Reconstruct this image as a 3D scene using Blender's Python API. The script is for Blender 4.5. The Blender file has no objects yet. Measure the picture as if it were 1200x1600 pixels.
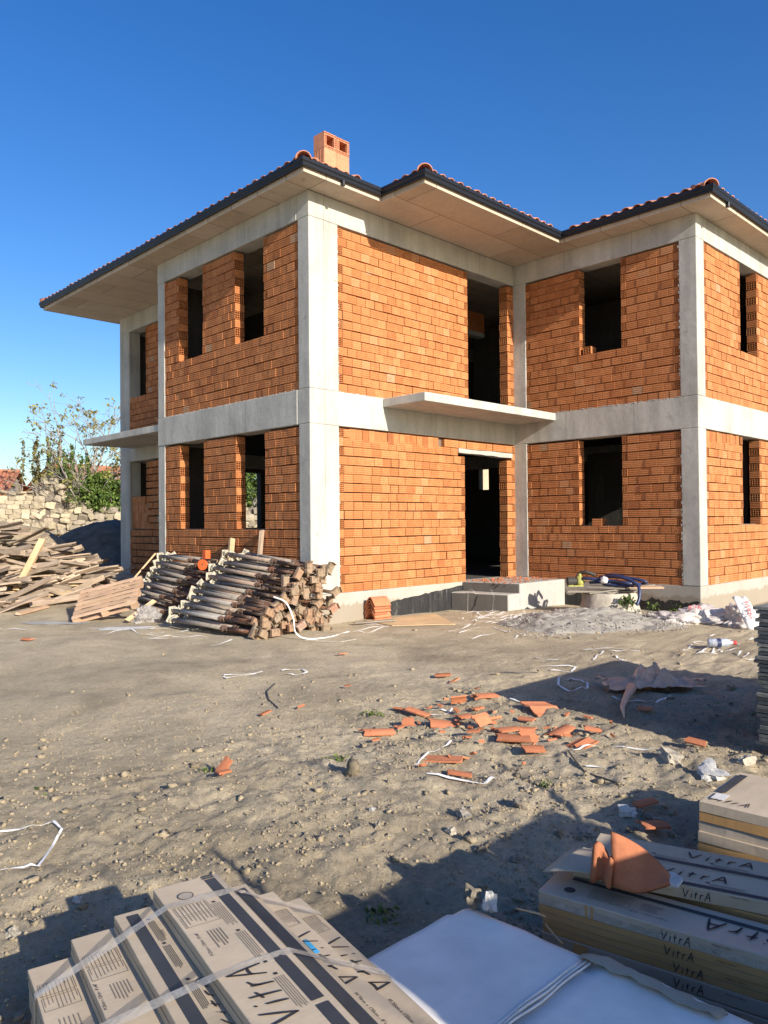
import bpy, bmesh, math, random
import numpy as np
from mathutils import Vector, Matrix, Euler, noise
random.seed(7)
PI = math.pi; R = math.radians
SC = bpy.context.scene; COL = SC.collection

# ------------------------------------------------------------------ camera, sky, sun, exposure
cam_d = bpy.data.cameras.new('camera'); cam = bpy.data.objects.new('camera', cam_d); COL.objects.link(cam); SC.camera = cam
CAM = Vector((-7.2484, -9.0125, 1.0986))
yaw, pitch, roll = .7728, .0129, -.0086
fw = Vector((math.sin(yaw)*math.cos(pitch), math.cos(yaw)*math.cos(pitch), math.sin(pitch)))
rt = Vector((math.cos(yaw), -math.sin(yaw), 0)); up = rt.cross(fw)
rt2 = math.cos(roll)*rt+math.sin(roll)*up; up2 = -math.sin(roll)*rt+math.cos(roll)*up
M = Matrix.Identity(4)
for i in range(3):
    M[i][0], M[i][1], M[i][2], M[i][3] = rt2[i], up2[i], -fw[i], CAM[i]
cam.matrix_world = M
cam_d.sensor_fit = 'HORIZONTAL'; cam_d.sensor_width = 36; cam_d.lens = 36*1197.06/1200
cam_d.clip_start = .05; cam_d.clip_end = 3000
SUN = Vector((-.12, -1, .41)).normalized()
W = bpy.data.worlds.new('World'); SC.world = W; W.use_nodes = True
nt = W.node_tree; nt.nodes.clear()
sky = nt.nodes.new('ShaderNodeTexSky'); sky.sky_type = 'NISHITA'; sky.sun_disc = False
sky.sun_elevation = math.asin(SUN.z); sky.sun_rotation = math.atan2(SUN.x, SUN.y)
sky.air_density = 1.1; sky.dust_density = 1.0; sky.ozone_density = 3.3; sky.altitude = 100
bgn = nt.nodes.new('ShaderNodeBackground'); bgn.inputs['Strength'].default_value = .104
wo = nt.nodes.new('ShaderNodeOutputWorld')
hs = nt.nodes.new('ShaderNodeHueSaturation'); hs.inputs['Saturation'].default_value = 1.32; hs.inputs['Hue'].default_value = .513; nt.links.new(sky.outputs[0], hs.inputs['Color']); nt.links.new(hs.outputs[0], bgn.inputs[0]); nt.links.new(bgn.outputs[0], wo.inputs[0])
sd = bpy.data.lights.new('sun', 'SUN'); sd.energy = 4.6; sd.angle = R(.5); sd.color = (1, .92, .80)
so = bpy.data.objects.new('sun', sd); COL.objects.link(so); so.rotation_euler = SUN.to_track_quat('Z', 'Y').to_euler(); so.location = (-3, -20, 15)
vs = SC.view_settings; vs.view_transform = 'Standard'; vs.look = 'None'; vs.exposure = .80; vs.gamma = 1; vs.use_curve_mapping = False

# ------------------------------------------------------------------ helpers
def S(t): t = min(1, max(0, t)); return t*t*(3-2*t)
def gz(u, v):
    return -.465+.40*S((v-2.5)/7)*(1-.35*S((u-4)/8))+.35*S((v-10)/12)

class MB:
    def __init__(s): s.v = []; s.f = []; s.t = []
    def add(s, vs, fs, t=None):
        o = len(s.v); s.v.extend([tuple(p) for p in vs]); s.f.extend([tuple(i+o for i in f) for f in fs])
        if t is None: t = (.5, .5, .5)
        if isinstance(t, tuple): t = [t]*len(vs)
        s.t.extend(t)
    def box(s, lo, hi, m=None, t=None):
        x0, y0, z0 = lo; x1, y1, z1 = hi
        p = [Vector(c) for c in ((x0,y0,z0),(x1,y0,z0),(x1,y1,z0),(x0,y1,z0),(x0,y0,z1),(x1,y0,z1),(x1,y1,z1),(x0,y1,z1))]
        if m: p = [m@c for c in p]
        s.add(p, [(3,2,1,0),(4,5,6,7),(0,1,5,4),(1,2,6,5),(2,3,7,6),(3,0,4,7)], t)
    def prism(s, poly, z0, z1, t=None):            # poly counter-clockwise in plan
        n = len(poly)
        s.add([(x,y,z0) for x,y in poly]+[(x,y,z1) for x,y in poly],
              [tuple(range(n-1,-1,-1)), tuple(range(n,2*n))]+[(i,(i+1)%n,n+(i+1)%n,n+i) for i in range(n)], t)
    def tube(s, pts, r, n=8, cap=True, t=None):
        pts = [Vector(p) for p in pts]; rr = r if isinstance(r, (list, tuple)) else [r]*len(pts)
        vs, fs = [], []
        ref = None
        for i, p in enumerate(pts):
            d = (pts[min(i+1,len(pts)-1)]-pts[max(i-1,0)])
            if d.length < 1e-9: d = Vector((0,0,1))
            d.normalize()
            if ref is None: ref = Vector((0,0,1)) if abs(d.z) < .9 else Vector((1,0,0))
            a = d.cross(ref)
            if a.length < 1e-6: a = d.cross(Vector((1,0,.3)))
            a.normalize(); b = d.cross(a); ref = -b if False else ref
            for k in range(n):
                th = 2*PI*k/n; vs.append(p+(a*math.cos(th)+b*math.sin(th))*rr[i])
        for i in range(len(pts)-1):
            for k in range(n):
                fs.append((i*n+k, i*n+(k+1)%n, (i+1)*n+(k+1)%n, (i+1)*n+k))
        if cap: fs.append(tuple(range(n))[::-1]); fs.append(tuple((len(pts)-1)*n+k for k in range(n)))
        s.add(vs, fs, t)
    def grid(s, pts, nx, ny, t=None, thick=0):     # pts row-major ny rows of nx
        fs = [(j*nx+i, j*nx+i+1, (j+1)*nx+i+1, (j+1)*nx+i) for j in range(ny-1) for i in range(nx-1)]
        s.add(pts, fs, t)
    def sheet(s, P, nx, ny, th, t=None):           # grid with thickness along its normals
        P = [Vector(p) for p in P]; N = []
        for j in range(ny):
            for i in range(nx):
                a = P[j*nx+min(i+1,nx-1)]-P[j*nx+max(i-1,0)]; b = P[min(j+1,ny-1)*nx+i]-P[max(j-1,0)*nx+i]
                c = a.cross(b); N.append(c.normalized() if c.length > 1e-12 else Vector((0,0,1)))
        k = nx*ny; vs = P+[p-n*th for p, n in zip(P, N)]
        fs = []
        for j in range(ny-1):
            for i in range(nx-1):
                q = (j*nx+i, j*nx+i+1, (j+1)*nx+i+1, (j+1)*nx+i); fs.append(q); fs.append(tuple(x+k for x in q[::-1]))
        rim = [i for i in range(nx)]+[j*nx+nx-1 for j in range(1,ny)]+[(ny-1)*nx+i for i in range(nx-2,-1,-1)]+[j*nx for j in range(ny-2,0,-1)]
        for a, b in zip(rim, rim[1:]+rim[:1]): fs.append((b, a, a+k, b+k))
        s.add(vs, fs, t)
    def mesh(s, name, mat=None, smooth=False, tint=True):
        me = bpy.data.meshes.new(name); me.from_pydata(s.v, [], s.f)
        if mat: me.materials.append(mat)
        if tint and s.v:
            a = me.color_attributes.new('tint', 'FLOAT_COLOR', 'POINT')
            arr = np.ones((len(s.v), 4), np.float32); arr[:, :3] = np.array(s.t, np.float32); a.data.foreach_set('color', arr.ravel())
        if smooth: me.polygons.foreach_set('use_smooth', [True]*len(me.polygons))
        me.update(); return me
    def build(s, name, mat, parent=None, smooth=False, loc=None, rot=None, bevel=0):
        o = bpy.data.objects.new(name, s.mesh(name, mat, smooth)); COL.objects.link(o)
        if loc: o.location = loc
        if rot: o.rotation_euler = rot
        if parent: attach(o, parent)
        if bevel:
            b = o.modifiers.new('bevel', 'BEVEL'); b.width = bevel; b.segments = 2; b.limit_method = 'ANGLE'; b.angle_limit = R(40)
        return o
def attach(o, parent):
    o.parent = parent
    if 'world' in parent: o.matrix_parent_inverse = Matrix.Translation(-Vector(parent.location))
def tag(o, label, cat, group=None, kind=None):
    o['label'] = label; o['category'] = cat
    if group: o['group'] = group
    if kind: o['kind'] = kind
    return o
def thing(name, label, cat, loc=(0,0,0), rot=(0,0,0), group=None, world=False):
    o = bpy.data.objects.new(name, None); COL.objects.link(o); o.location = loc; o.rotation_euler = rot; o.empty_display_size = .1
    if world: o['world'] = 1        # children keep world coordinates
    return tag(o, label, cat, group)
def inst(name, me, parent=None, loc=(0,0,0), rot=(0,0,0), scale=None):
    o = bpy.data.objects.new(name, me); COL.objects.link(o); o.location = loc; o.rotation_euler = rot
    if scale: o.scale = scale
    if parent: attach(o, parent)
    return o
def copy_tree(o, parent=None):
    c = o.copy(); COL.objects.link(c)
    if parent: c.parent = parent
    for ch in list(o.children): copy_tree(ch, c)
    return c
def fbm(p, o=4):
    return noise.fractal(Vector(p), 1.0, 2.0, o)

# ------------------------------------------------------------------ materials
class NT:
    def __init__(s, name, rough=.8, spec=.3):
        s.m = bpy.data.materials.new(name); s.m.use_nodes = True; s.t = s.m.node_tree
        s.b = s.t.nodes['Principled BSDF']; s.b.inputs['Roughness'].default_value = rough; s.b.inputs['Specular IOR Level'].default_value = spec
        s.co = None
    def n(s, typ, **kw):
        x = s.t.nodes.new(typ)
        for k, v in kw.items(): setattr(x, k, v)
        return x
    def link(s, a, b): s.t.links.new(a, b)
    def val(s, sock, v):
        if hasattr(v, 'links'): s.link(v, sock)
        else: sock.default_value = v
    def coord(s, kind='Object', scale=None):
        if s.co is None: s.co = s.n('ShaderNodeTexCoord')
        c = s.co.outputs[kind]
        if scale:
            mp = s.n('ShaderNodeMapping'); mp.inputs['Scale'].default_value = scale; s.link(c, mp.inputs[0]); c = mp.outputs[0]
        return c
    def noise(s, sc, det=6, rough=.6, co=None, dist=0):
        x = s.n('ShaderNodeTexNoise'); x.inputs['Scale'].default_value = sc; x.inputs['Detail'].default_value = det
        x.inputs['Roughness'].default_value = rough; x.inputs['Distortion'].default_value = dist
        s.link(co if co else s.coord(), x.inputs['Vector']); return x.outputs['Fac']
    def vor(s, sc, feat='F1', co=None, out='Distance'):
        x = s.n('ShaderNodeTexVoronoi'); x.feature = feat; x.inputs['Scale'].default_value = sc; s.link(co if co else s.coord(), x.inputs['Vector']); return x.outputs[out]
    def wave(s, sc, co, axis='X', dist=0, det=2, dsc=1):
        x = s.n('ShaderNodeTexWave'); x.bands_direction = axis; x.inputs['Scale'].default_value = sc; x.inputs['Distortion'].default_value = dist
        x.inputs['Detail'].default_value = det; x.inputs['Detail Scale'].default_value = dsc; s.link(co, x.inputs[0]); return x.outputs['Fac']
    def ramp(s, fac, stops):
        x = s.n('ShaderNodeValToRGB'); e = x.color_ramp.elements
        while len(e) < len(stops): e.new(.5)
        for el, (p, c) in zip(e, stops):
            el.position = p; el.color = (c, c, c, 1) if isinstance(c, (int, float)) else (*c, 1)
        s.link(fac, x.inputs[0]); return x.outputs[0]
    def mix(s, fac, a, b, typ='MIX'):
        x = s.n('ShaderNodeMix', data_type='RGBA', blend_type=typ)
        s.val(x.inputs[0], fac)
        for i, v in ((6, a), (7, b)):
            if hasattr(v, 'links'): s.link(v, x.inputs[i])
            else: x.inputs[i].default_value = (*v, 1) if len(v) == 3 else v
        return x.outputs[2]
    def math(s, op, a, b=0.):
        x = s.n('ShaderNodeMath', operation=op); s.val(x.inputs[0], a); s.val(x.inputs[1], b); return x.outputs[0]
    def tint(s):
        a = s.n('ShaderNodeAttribute'); a.attribute_name = 'tint'; sp = s.n('ShaderNodeSeparateColor'); s.link(a.outputs['Color'], sp.inputs[0]); return sp.outputs
    def rnd(s): return s.n('ShaderNodeObjectInfo').outputs['Random']
    def col(s, c): s.val(s.b.inputs['Base Color'], c if hasattr(c, 'links') else (*c, 1)); return s
    def bump(s, h, st=.5, d=.01, prev=None):
        x = s.n('ShaderNodeBump'); x.inputs['Strength'].default_value = st; x.inputs['Distance'].default_value = d; s.link(h, x.inputs['Height'])
        if prev: s.link(prev, x.inputs['Normal'])
        s.link(x.outputs[0], s.b.inputs['Normal']); return x.outputs[0]

def mat_plain(name, c, rough=.8, nsc=8, var=.25, bump=.0, spec=.3, metal=0, rndvar=0):
    k = NT(name, rough, spec); c = Vector(c)
    n = k.noise(nsc, 5)
    base = k.ramp(n, [(.3, tuple(c*(1-var))), (.7, tuple(c*(1+var)))])
    if rndvar: base = k.mix(1, base, k.ramp(k.rnd(), [(0, 1-rndvar), (1, 1+rndvar)]), 'MULTIPLY')
    k.col(base); k.b.inputs['Metallic'].default_value = metal
    if bump: k.bump(k.noise(nsc*4, 6), bump, .01)
    return k.m

def mat_brick():
    k = NT('fired_clay', .85, .2); t = k.tint()
    base = k.ramp(t['Red'], [(0, (.34,.120,.046)), (.3, (.44,.165,.060)), (.6, (.50,.196,.074)), (.85, (.56,.235,.095)), (1, (.46,.27,.15))])
    v = k.math('MULTIPLY', t['Green'], 4*2*PI); sn = k.math('SINE', v)
    g = k.ramp(k.math('MULTIPLY_ADD', sn, .5), [(.0, 1), (1, 1)])
    ridge = k.math('POWER', k.math('ABSOLUTE', sn), 3.0)
    groove = k.ramp(k.math('MULTIPLY_ADD', sn, .5), [(.0, .80), (.5, 1.0)])
    n = k.noise(9, 6, .65); n2 = k.noise(60, 4, .7)
    base = k.mix(1, base, k.ramp(n, [(.28, .78), (.62, 1.06)]), 'MULTIPLY')
    base = k.mix(.7, base, groove, 'MULTIPLY')
    base = k.mix(k.ramp(k.noise(23, 5, .7), [(.63, 0), (.75, .45)]), base, (.30,.27,.23))
    edge = k.ramp(k.math('ABSOLUTE', k.math('SUBTRACT', t['Green'], .5)), [(.36, 0), (.47, 1)])
    base = k.mix(k.math('MULTIPLY', edge, k.ramp(k.noise(5, 7, .75, dist=1.2), [(.60, 0), (.68, .75)])), base, (.42,.375,.31))
    k.col(base)
    b = k.bump(sn, .7, .005); k.bump(n2, .35, .003, b)
    return k.m

def mat_concrete(name, c, stain=.5, lines=0, streak=.4, seams=0):
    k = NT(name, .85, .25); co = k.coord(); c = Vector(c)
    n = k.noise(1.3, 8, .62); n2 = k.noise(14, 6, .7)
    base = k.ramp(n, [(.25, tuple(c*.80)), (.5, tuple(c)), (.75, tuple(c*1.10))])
    sv = k.noise(5, 5, .6, k.coord('Object', (1, 1, .12)))
    base = k.mix(streak, base, k.ramp(sv, [(.3, .66), (.6, 1.06)]), 'MULTIPLY')
    base = k.mix(.6, base, k.ramp(n2, [(.3, .86), (.65, 1.05)]), 'MULTIPLY')
    # brown formwork stains and dark pits
    base = k.mix(k.ramp(k.noise(2.6, 7, .75, dist=.6), [(.60, 0), (.75, stain)]), base, (.23,.18,.13))
    base = k.mix(k.ramp(k.vor(7), [(.0, .85), (.07, 0)]), base, (.10,.085,.07)); base = k.mix(k.ramp(k.vor(2.3), [(.0, .9), (.03, 0)]), base, (.06,.05,.045))
    base = k.mix(k.ramp(k.noise(3.2, 8, .8, k.coord('Object', (1.6, 1.6, .35)), 2.0), [(.57, 0), (.70, .38)]), base, (.25,.235,.205))
    base = k.mix(k.ramp(k.noise(45, 3, .5), [(.66, 0), (.72, .45)]), base, (.15,.13,.11))
    if lines:
        x = k.n('ShaderNodeTexBrick'); x.offset = .37; x.inputs['Scale'].default_value = 1; x.inputs['Brick Width'].default_value = 2.2; x.inputs['Row Height'].default_value = .72
        x.inputs['Mortar Size'].default_value = .009; x.inputs['Mortar Smooth'].default_value = .3
        x.inputs['Color1'].default_value = (1,1,1,1); x.inputs['Color2'].default_value = (.80,.76,.70,1); x.inputs['Mortar'].default_value = (.30,.26,.22,1)
        k.link(k.coord(), x.inputs[0])
        base = k.mix(.8, base, x.outputs['Color'], 'MULTIPLY')
    if seams:      # formwork panel joints
        sx = k.n('ShaderNodeSeparateXYZ'); k.link(co, sx.inputs[0])
        fr = k.math('FRACT', k.math('MULTIPLY', k.math('ADD', k.math('ADD', sx.outputs['X'], k.math('MULTIPLY', sx.outputs['Y'], .93)), 40.37), .787))
        base = k.mix(k.ramp(fr, [(0, .65), (.006, .5), (.010, 0)]), base, (.16,.145,.125))
        wid = k.ramp(k.noise(.9, 4, .6), [(.38, .90), (.62, 1.05)]); base = k.mix(1, base, wid, 'MULTIPLY')
        base = k.mix(k.ramp(k.noise(6, 6, .7, k.coord('Object', (2.2, 2.2, .5)), 1.5), [(.66, 0), (.70, .5), (.74, 0)]), base, (.17,.15,.13))
    k.col(base)
    b = k.bump(n2, .35, .006); b = k.bump(k.noise(3, 6, .6), .3, .03, b); k.bump(k.noise(120, 3), .25, .002, b)
    return k.m

def mat_plinth():
    k = NT('plinth_concrete', .8, .3); co = k.coord(); c = Vector((.40,.37,.32))
    n = k.noise(1.5, 8, .65)
    base = k.ramp(n, [(.25, tuple(c*.75)), (.75, tuple(c*1.12))])
    sx = k.n('ShaderNodeSeparateXYZ'); k.link(co, sx.inputs[0])
    st = k.noise(7, 6, .7, k.coord('Object', (1, 1, .10)))
    edge = k.math('ADD', sx.outputs['Z'], k.math('MULTIPLY', k.math('SUBTRACT', st, .5), .28))
    # tan, damp lower zone on every face
    low = k.ramp(k.math('ADD', edge, 1.0), [(.80, 1), (.83, 0)])
    base = k.mix(k.math('MULTIPLY', low, .75), base, (.26,.215,.155))
    k.col(base); b = k.bump(k.noise(12, 6, .7), .4, .008); k.bump(k.noise(90, 3), .3, .003, b)
    return k.m

def mat_bitumen():
    k = NT('black_waterproofing', .55, .4)
    st = k.noise(9, 6, .75, k.coord('Object', (1, 1, .12)))
    base = k.ramp(st, [(.45, (.018,.018,.02)), (.6, (.035,.034,.034)), (.72, (.26,.25,.23))])
    base = k.mix(k.ramp(k.noise(5, 6, .7), [(.55, 0), (.8, .5)]), base, (.17,.15,.12))
    k.col(base); k.bump(k.noise(20, 5), .5, .006); return k.m

def mat_ground():
    k = NT('dry_soil', .95, .1); co = k.coord()
    n = k.noise(.35, 9, .65); n2 = k.noise(2.2, 9, .7); n3 = k.noise(30, 8, .75)
    base = k.ramp(n, [(.3, (.48,.392,.262)), (.5, (.57,.472,.322)), (.7, (.66,.55,.382))])
    base = k.mix(.8, base, k.ramp(n2, [(.3, .78), (.7, 1.15)]), 'MULTIPLY')
    base = k.mix(.8, base, k.ramp(n3, [(.3, .60), (.5, .98), (.68, 1.2)]), 'MULTIPLY')
    base = k.mix(1, base, k.ramp(k.noise(.8, 6, .7, dist=.8), [(.34, .74), (.56, 1.06)]), 'MULTIPLY')
    v = k.vor(55); base = k.mix(k.ramp(v, [(.10, .8), (.22, 0)]), base, (.40,.35,.28))
    cell = k.n('ShaderNodeTexVoronoi'); cell.inputs['Scale'].default_value = 26; k.link(co, cell.inputs['Vector'])
    sp = k.n('ShaderNodeSeparateColor'); k.link(cell.outputs['Color'], sp.inputs[0])
    peb = k.math('MULTIPLY', k.ramp(cell.outputs['Distance'], [(.20, 1), (.32, 0)]), k.ramp(sp.outputs[0], [(.80, 0), (.83, 1)]))
    base = k.mix(k.math('MULTIPLY', peb, .55), base, (.42,.37,.29))
    k.col(base)
    b = k.bump(n3, .9, .030); b = k.bump(k.noise(85, 6, .8), .9, .014, b); k.bump(peb, .5, .008, b)
    return k.m

def mat_wood(name, c1, c2, rv=.35, rough=.85):
    k = NT(name, rough, .15); co = k.coord('Object', (1.2, 22, 22))
    n = k.noise(2.2, 7, .7, co, 1.0); n2 = k.noise(3, 5)
    base = k.ramp(n, [(.25, c1), (.7, c2)])
    base = k.mix(.7, base, k.ramp(n2, [(.3, .7), (.65, 1.12)]), 'MULTIPLY')
    base = k.mix(1, base, k.ramp(k.rnd(), [(0, (1-rv,)*3), (.5, (1,.97,.93)), (1, (1+rv,1+rv*.9,1+rv*.75))]), 'MULTIPLY')
    base = k.mix(k.ramp(k.noise(6, 6, .8), [(.58, 0), (.72, .55)]), base, (.33,.30,.26))
    k.col(base); k.bump(n, .5, .006); return k.m

def mat_rust(name, c1, c2, c3, rough=.75):
    k = NT(name, rough, .35)
    n = k.noise(7, 8, .7); n2 = k.noise(28, 6, .7)
    base = k.ramp(n, [(.32, c1), (.5, c2), (.68, c3)])
    base = k.mix(.8, base, k.ramp(n2, [(.3, .62), (.7, 1.2)]), 'MULTIPLY')
    base = k.mix(1, base, k.ramp(k.rnd(), [(0, (.62,.62,.65)), (.4, (1,.95,.9)), (.75, (1.15,.85,.72)), (1, (1.05,1.1,1.15))]), 'MULTIPLY')
    base = k.mix(k.ramp(k.noise(11, 6, .75), [(.56, 0), (.66, .75)]), base, (.36,.32,.25))
    k.b.inputs['Metallic'].default_value = .15
    k.col(base); k.bump(n2, .5, .004); return k.m

def mat_card(name, c, film=0):
    k = NT(name, .75 if not film else .32, .2 if not film else .45); c = Vector(c)
    n = k.noise(6, 6, .6); f = k.noise(3, 4, .5, k.coord('Object', (60, 3, 3)))
    base = k.ramp(n, [(.3, tuple(c*.88)), (.7, tuple(c*1.06))])
    base = k.mix(.25, base, k.ramp(f, [(.3, .85), (.7, 1.05)]), 'MULTIPLY')
    base = k.mix(k.ramp(k.noise(14, 6, .75), [(.62, 0), (.75, .3)]), base, tuple(c*.62))
    base = k.mix(1, base, k.ramp(k.rnd(), [(0, .9), (1, 1.06)]), 'MULTIPLY')
    k.col(base)
    b = k.bump(k.noise(3, 4), .25, .02); k.bump(f, .12, .003, b)
    return k.m

def mat_film(name, c=(.75,.75,.75), alpha=.45, rough=.25, bmp=.7):
    k = NT(name, rough, .5); n = k.noise(18, 5, .7, dist=1)
    k.col(k.ramp(n, [(.3, tuple(Vector(c)*.7)), (.7, c)]))
    k.val(k.b.inputs['Alpha'], k.ramp(n, [(.3, alpha*.7), (.7, min(1, alpha*1.3))]))
    k.bump(n, bmp, .02); return k.m

def mat_terracotta(name='terracotta', c=(.50,.17,.075), rv=.25):
    k = NT(name, .8, .2); c = Vector(c); n = k.noise(10, 7, .7)
    base = k.ramp(n, [(.3, tuple(c*.78)), (.7, tuple(c*1.15))])
    base = k.mix(1, base, k.ramp(k.rnd(), [(0, (1-rv,1-rv,1-rv)), (.5, (1,1,1)), (1, (1.1,1.12,1.15))]), 'MULTIPLY')
    base = k.mix(k.ramp(k.noise(22, 6, .8), [(.6, 0), (.75, .5)]), base, (.40,.30,.22))
    k.col(base); k.bump(k.noise(50, 5), .4, .004); return k.m

def mat_leaf(name, c1, c2):
    k = NT(name, .6, .25); t = k.tint()
    k.col(k.ramp(t['Red'], [(0, c1), (1, c2)]))
    k.b.inputs['Transmission Weight'].default_value = 0
    return k.m

def mat_stone(name, c=(.46,.41,.31), rv=.3):
    k = NT(name, .9, .15); c = Vector(c); n = k.noise(5, 8, .7)
    base = k.ramp(n, [(.3, tuple(c*.72)), (.7, tuple(c*1.15))])
    base = k.mix(1, base, k.ramp(k.rnd(), [(0, (1-rv,1-rv,1-rv*.8)), (1, (1+rv*.5,1+rv*.45,1+rv*.3))]), 'MULTIPLY')
    t = k.tint(); base = k.mix(1, base, k.ramp(t['Red'], [(0, .72), (1, 1.18)]), 'MULTIPLY')
    k.col(base); k.bump(k.noise(18, 7, .75), .7, .02); return k.m

MT = {}
MT['brick'] = mat_brick()
MT['mortar'] = mat_plain('mortar_bed', (.16,.13,.105), .95, 30, .3, .6)
MT['conc'] = mat_concrete('cast_concrete', (.47,.46,.415), .5, streak=.55, seams=1)
MT['soffit'] = mat_concrete('soffit_concrete', (.54,.465,.375), .85, lines=1, streak=.15)
MT['rough_conc'] = mat_concrete('rough_concrete', (.40,.385,.35), .5, streak=.2)
MT['plinth'] = mat_plinth(); MT['bitumen'] = mat_bitumen(); MT['ground'] = mat_ground()
MT['step'] = mat_concrete('damp_step_concrete', (.105,.098,.088), .4, streak=.3)
MT['inner'] = mat_concrete('inner_concrete_painted_shade', (.085,.078,.07), .4)  # indoor shade painted into the colour, far darker than the outer concrete
MT['gutter'] = mat_plain('anthracite_gutter', (.011,.0125,.0165), .42, 3, .15, 0, .35)
MT['tile'] = mat_terracotta('roof_terracotta', (.50,.215,.13)); MT['shard'] = mat_terracotta('broken_terracotta', (.50,.185,.09), .3)
MT['flue'] = mat_terracotta('flue_block_clay', (.56,.24,.13), .1)
MT['plank'] = mat_wood('weathered_timber', (.185,.14,.105), (.44,.35,.265), .4)
MT['newwood'] = mat_wood('pale_timber', (.46,.32,.18), (.62,.47,.29), .15)
MT['palletwood'] = mat_wood('pallet_timber', (.36,.23,.15), (.56,.40,.28), .2)
MT['greywood'] = mat_wood('grey_timber', (.20,.175,.145), (.36,.32,.265), .2)
MT['prop'] = mat_rust('prop_steel', (.22,.20,.175), (.36,.325,.28), (.29,.18,.125))
MT['collar'] = mat_rust('rusty_collar', (.10,.065,.045), (.17,.10,.065), (.24,.16,.11))
MT['head'] = mat_rust('prop_head_plate', (.15,.115,.08), (.33,.26,.18), (.24,.14,.09))
MT['redhead'] = mat_rust('red_head_plate', (.38,.13,.09), (.34,.24,.17), (.34,.28,.21))
MT['mound'] = mat_concrete('gravelly_concrete', (.31,.285,.245), .6, streak=.0)
MT['cement'] = mat_plain('dried_cement', (.42,.38,.30), .95, 12, .25, .6, .1)
MT['orange'] = mat_plain('orange_paint', (.75,.12,.03), .5, 8, .15)
MT['card'] = mat_card('kraft_cardboard', (.50,.405,.29)); MT['cardside'] = mat_card('brown_cardboard', (.50,.29,.115))
MT['filmcard'] = mat_card('film_wrapped_cardboard', (.44,.375,.29), 1)
MT['ink'] = mat_plain('black_ink', (.035,.032,.034), .7, 8, .1); MT['stripe'] = mat_plain('dark_print', (.045,.048,.055), .65, 6, .2)
MT['greyink'] = mat_plain('grey_print', (.22,.185,.145), .75, 10, .15); MT['redink'] = mat_plain('red_print', (.45,.05,.06), .7, 10, .15)
MT['tape'] = mat_film('clear_tape', (.66,.60,.50), .50, .30, .08); MT['filmbag'] = mat_film('clear_plastic', (.50,.47,.45), .55, .22)
MT['sack'] = mat_film('white_plastic_sack', (.66,.59,.555), .9, .3, .4); MT['pink'] = mat_film('pinkish_plastic', (1.0,.58,.37), 1.3, .4, .4)
MT['white'] = mat_plain('white_strap', (.78,.76,.72), .5, 5, .1); MT['sheet'] = mat_plain('white_foam_sheet', (.84,.785,.69), .6, 3.5, .15, .05, .25)
MT['leaf'] = mat_leaf('green_leaf', (.028,.055,.012), (.13,.17,.035)); MT['bush'] = mat_leaf('bush_leaf', (.03,.06,.012), (.14,.20,.04))
MT['autumn'] = mat_leaf('yellowing_leaf', (.10,.09,.025), (.26,.24,.06)); MT['drybush'] = mat_leaf('dry_leaf', (.08,.075,.022), (.22,.19,.06))
MT['bark'] = mat_plain('pale_bark', (.30,.265,.23), .9, 14, .3, .5)
MT['stone'] = mat_stone('rubble_stone', (.44,.375,.265)); MT['pebble'] = mat_stone('pebble_stone', (.37,.32,.24)); MT['bigstone'] = mat_stone('pale_limestone', (.54,.48,.38), .1)
MT['whitestone'] = mat_stone('white_plaster_lump', (.70,.68,.63), .1)
MT['soilheap'] = mat_plain('dark_soil', (.13,.115,.095), .95, 4, .35, .9)
MT['clod'] = mat_plain('soil_clod', (.33,.268,.18), .95, 20, .3, .9, .1)
MT['hose'] = mat_plain('blue_hose', (.022,.034,.095), .4, 10, .25, 0, .5); MT['pump'] = mat_plain('yellow_pump_paint', (.36,.35,.10), .5, 14, .35)
MT['iron'] = mat_plain('dark_iron', (.05,.045,.04), .6, 12, .3); MT['bluetape'] = mat_plain('blue_tape', (.05,.35,.62), .5, 20, .2)
MT['slate'] = mat_plain('grey_slab', (.17,.17,.155), .8, 5, .3, .5, rndvar=.25); MT['villagewall'] = mat_plain('limewash', (.44,.37,.26), .9, 2, .2, .3)
MT['villagetile'] = mat_terracotta('old_village_tile', (.42,.17,.09), .3); MT['cord'] = mat_plain('dark_cord', (.10,.095,.085), .7)
MT['bottle'] = mat_film('bottle_plastic', (.62,.66,.74), .8, .15); MT['cap'] = mat_plain('red_cap', (.62,.03,.03), .4)
# ------------------------------------------------------------------ ground
def axis(lo, hi, c0, c1, s0, far):
    out = [c0]; s = s0
    while out[-1] < c1: out.append(out[-1]+s0)
    x = out[-1]; s = s0
    while x < hi: s *= 1.085; x += s; out.append(x)
    x = c0; s = s0; left = []
    while x > lo: s *= 1.085; x -= s; left.append(x)
    return np.array(left[::-1]+out)
def rough_mask(u, v):
    # freshly dug, cloddy strip in front; trodden, smoother soil nearer the house
    a = S((-3.6-v)/1.4)*S((u+7.5)/1.0); b = S((1.8-abs(u+2.5))/1.2)
    return .22+.78*max(0, min(1, a))
def ground_z(u, v):
    z = gz(u, v)
    d = math.hypot(u+4, v+4.5)
    if d < 60:
        m = rough_mask(u, v)
        z += .034*fbm((u*.7, v*.7, 1.3), 3)+(.012*fbm((u*1.9+9, v*1.9, 4.1), 3) if d < 14 else 0)
        z += .030*m*fbm((u*3.1, v*3.1, 7.7), 4)
        if d < 9:
            t = noise.turbulence(Vector((u*7, v*7, 2.2)), 4, False)
            z += .018*m*(t-.7)
            if d < 6: z += .012*m*(noise.turbulence(Vector((u*17, v*17, 5.1)), 2, False)-.5)+.005*fbm((u*23, v*23, 3.3), 2)
        # wheel ruts running across the yard
        w = (u*.75+v*.66)+.25*math.sin(u*.9)
        z -= .014*math.exp(-((w+5.6)/.22)**2)+.014*math.exp(-((w+4.2)/.22)**2)
    return z
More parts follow.
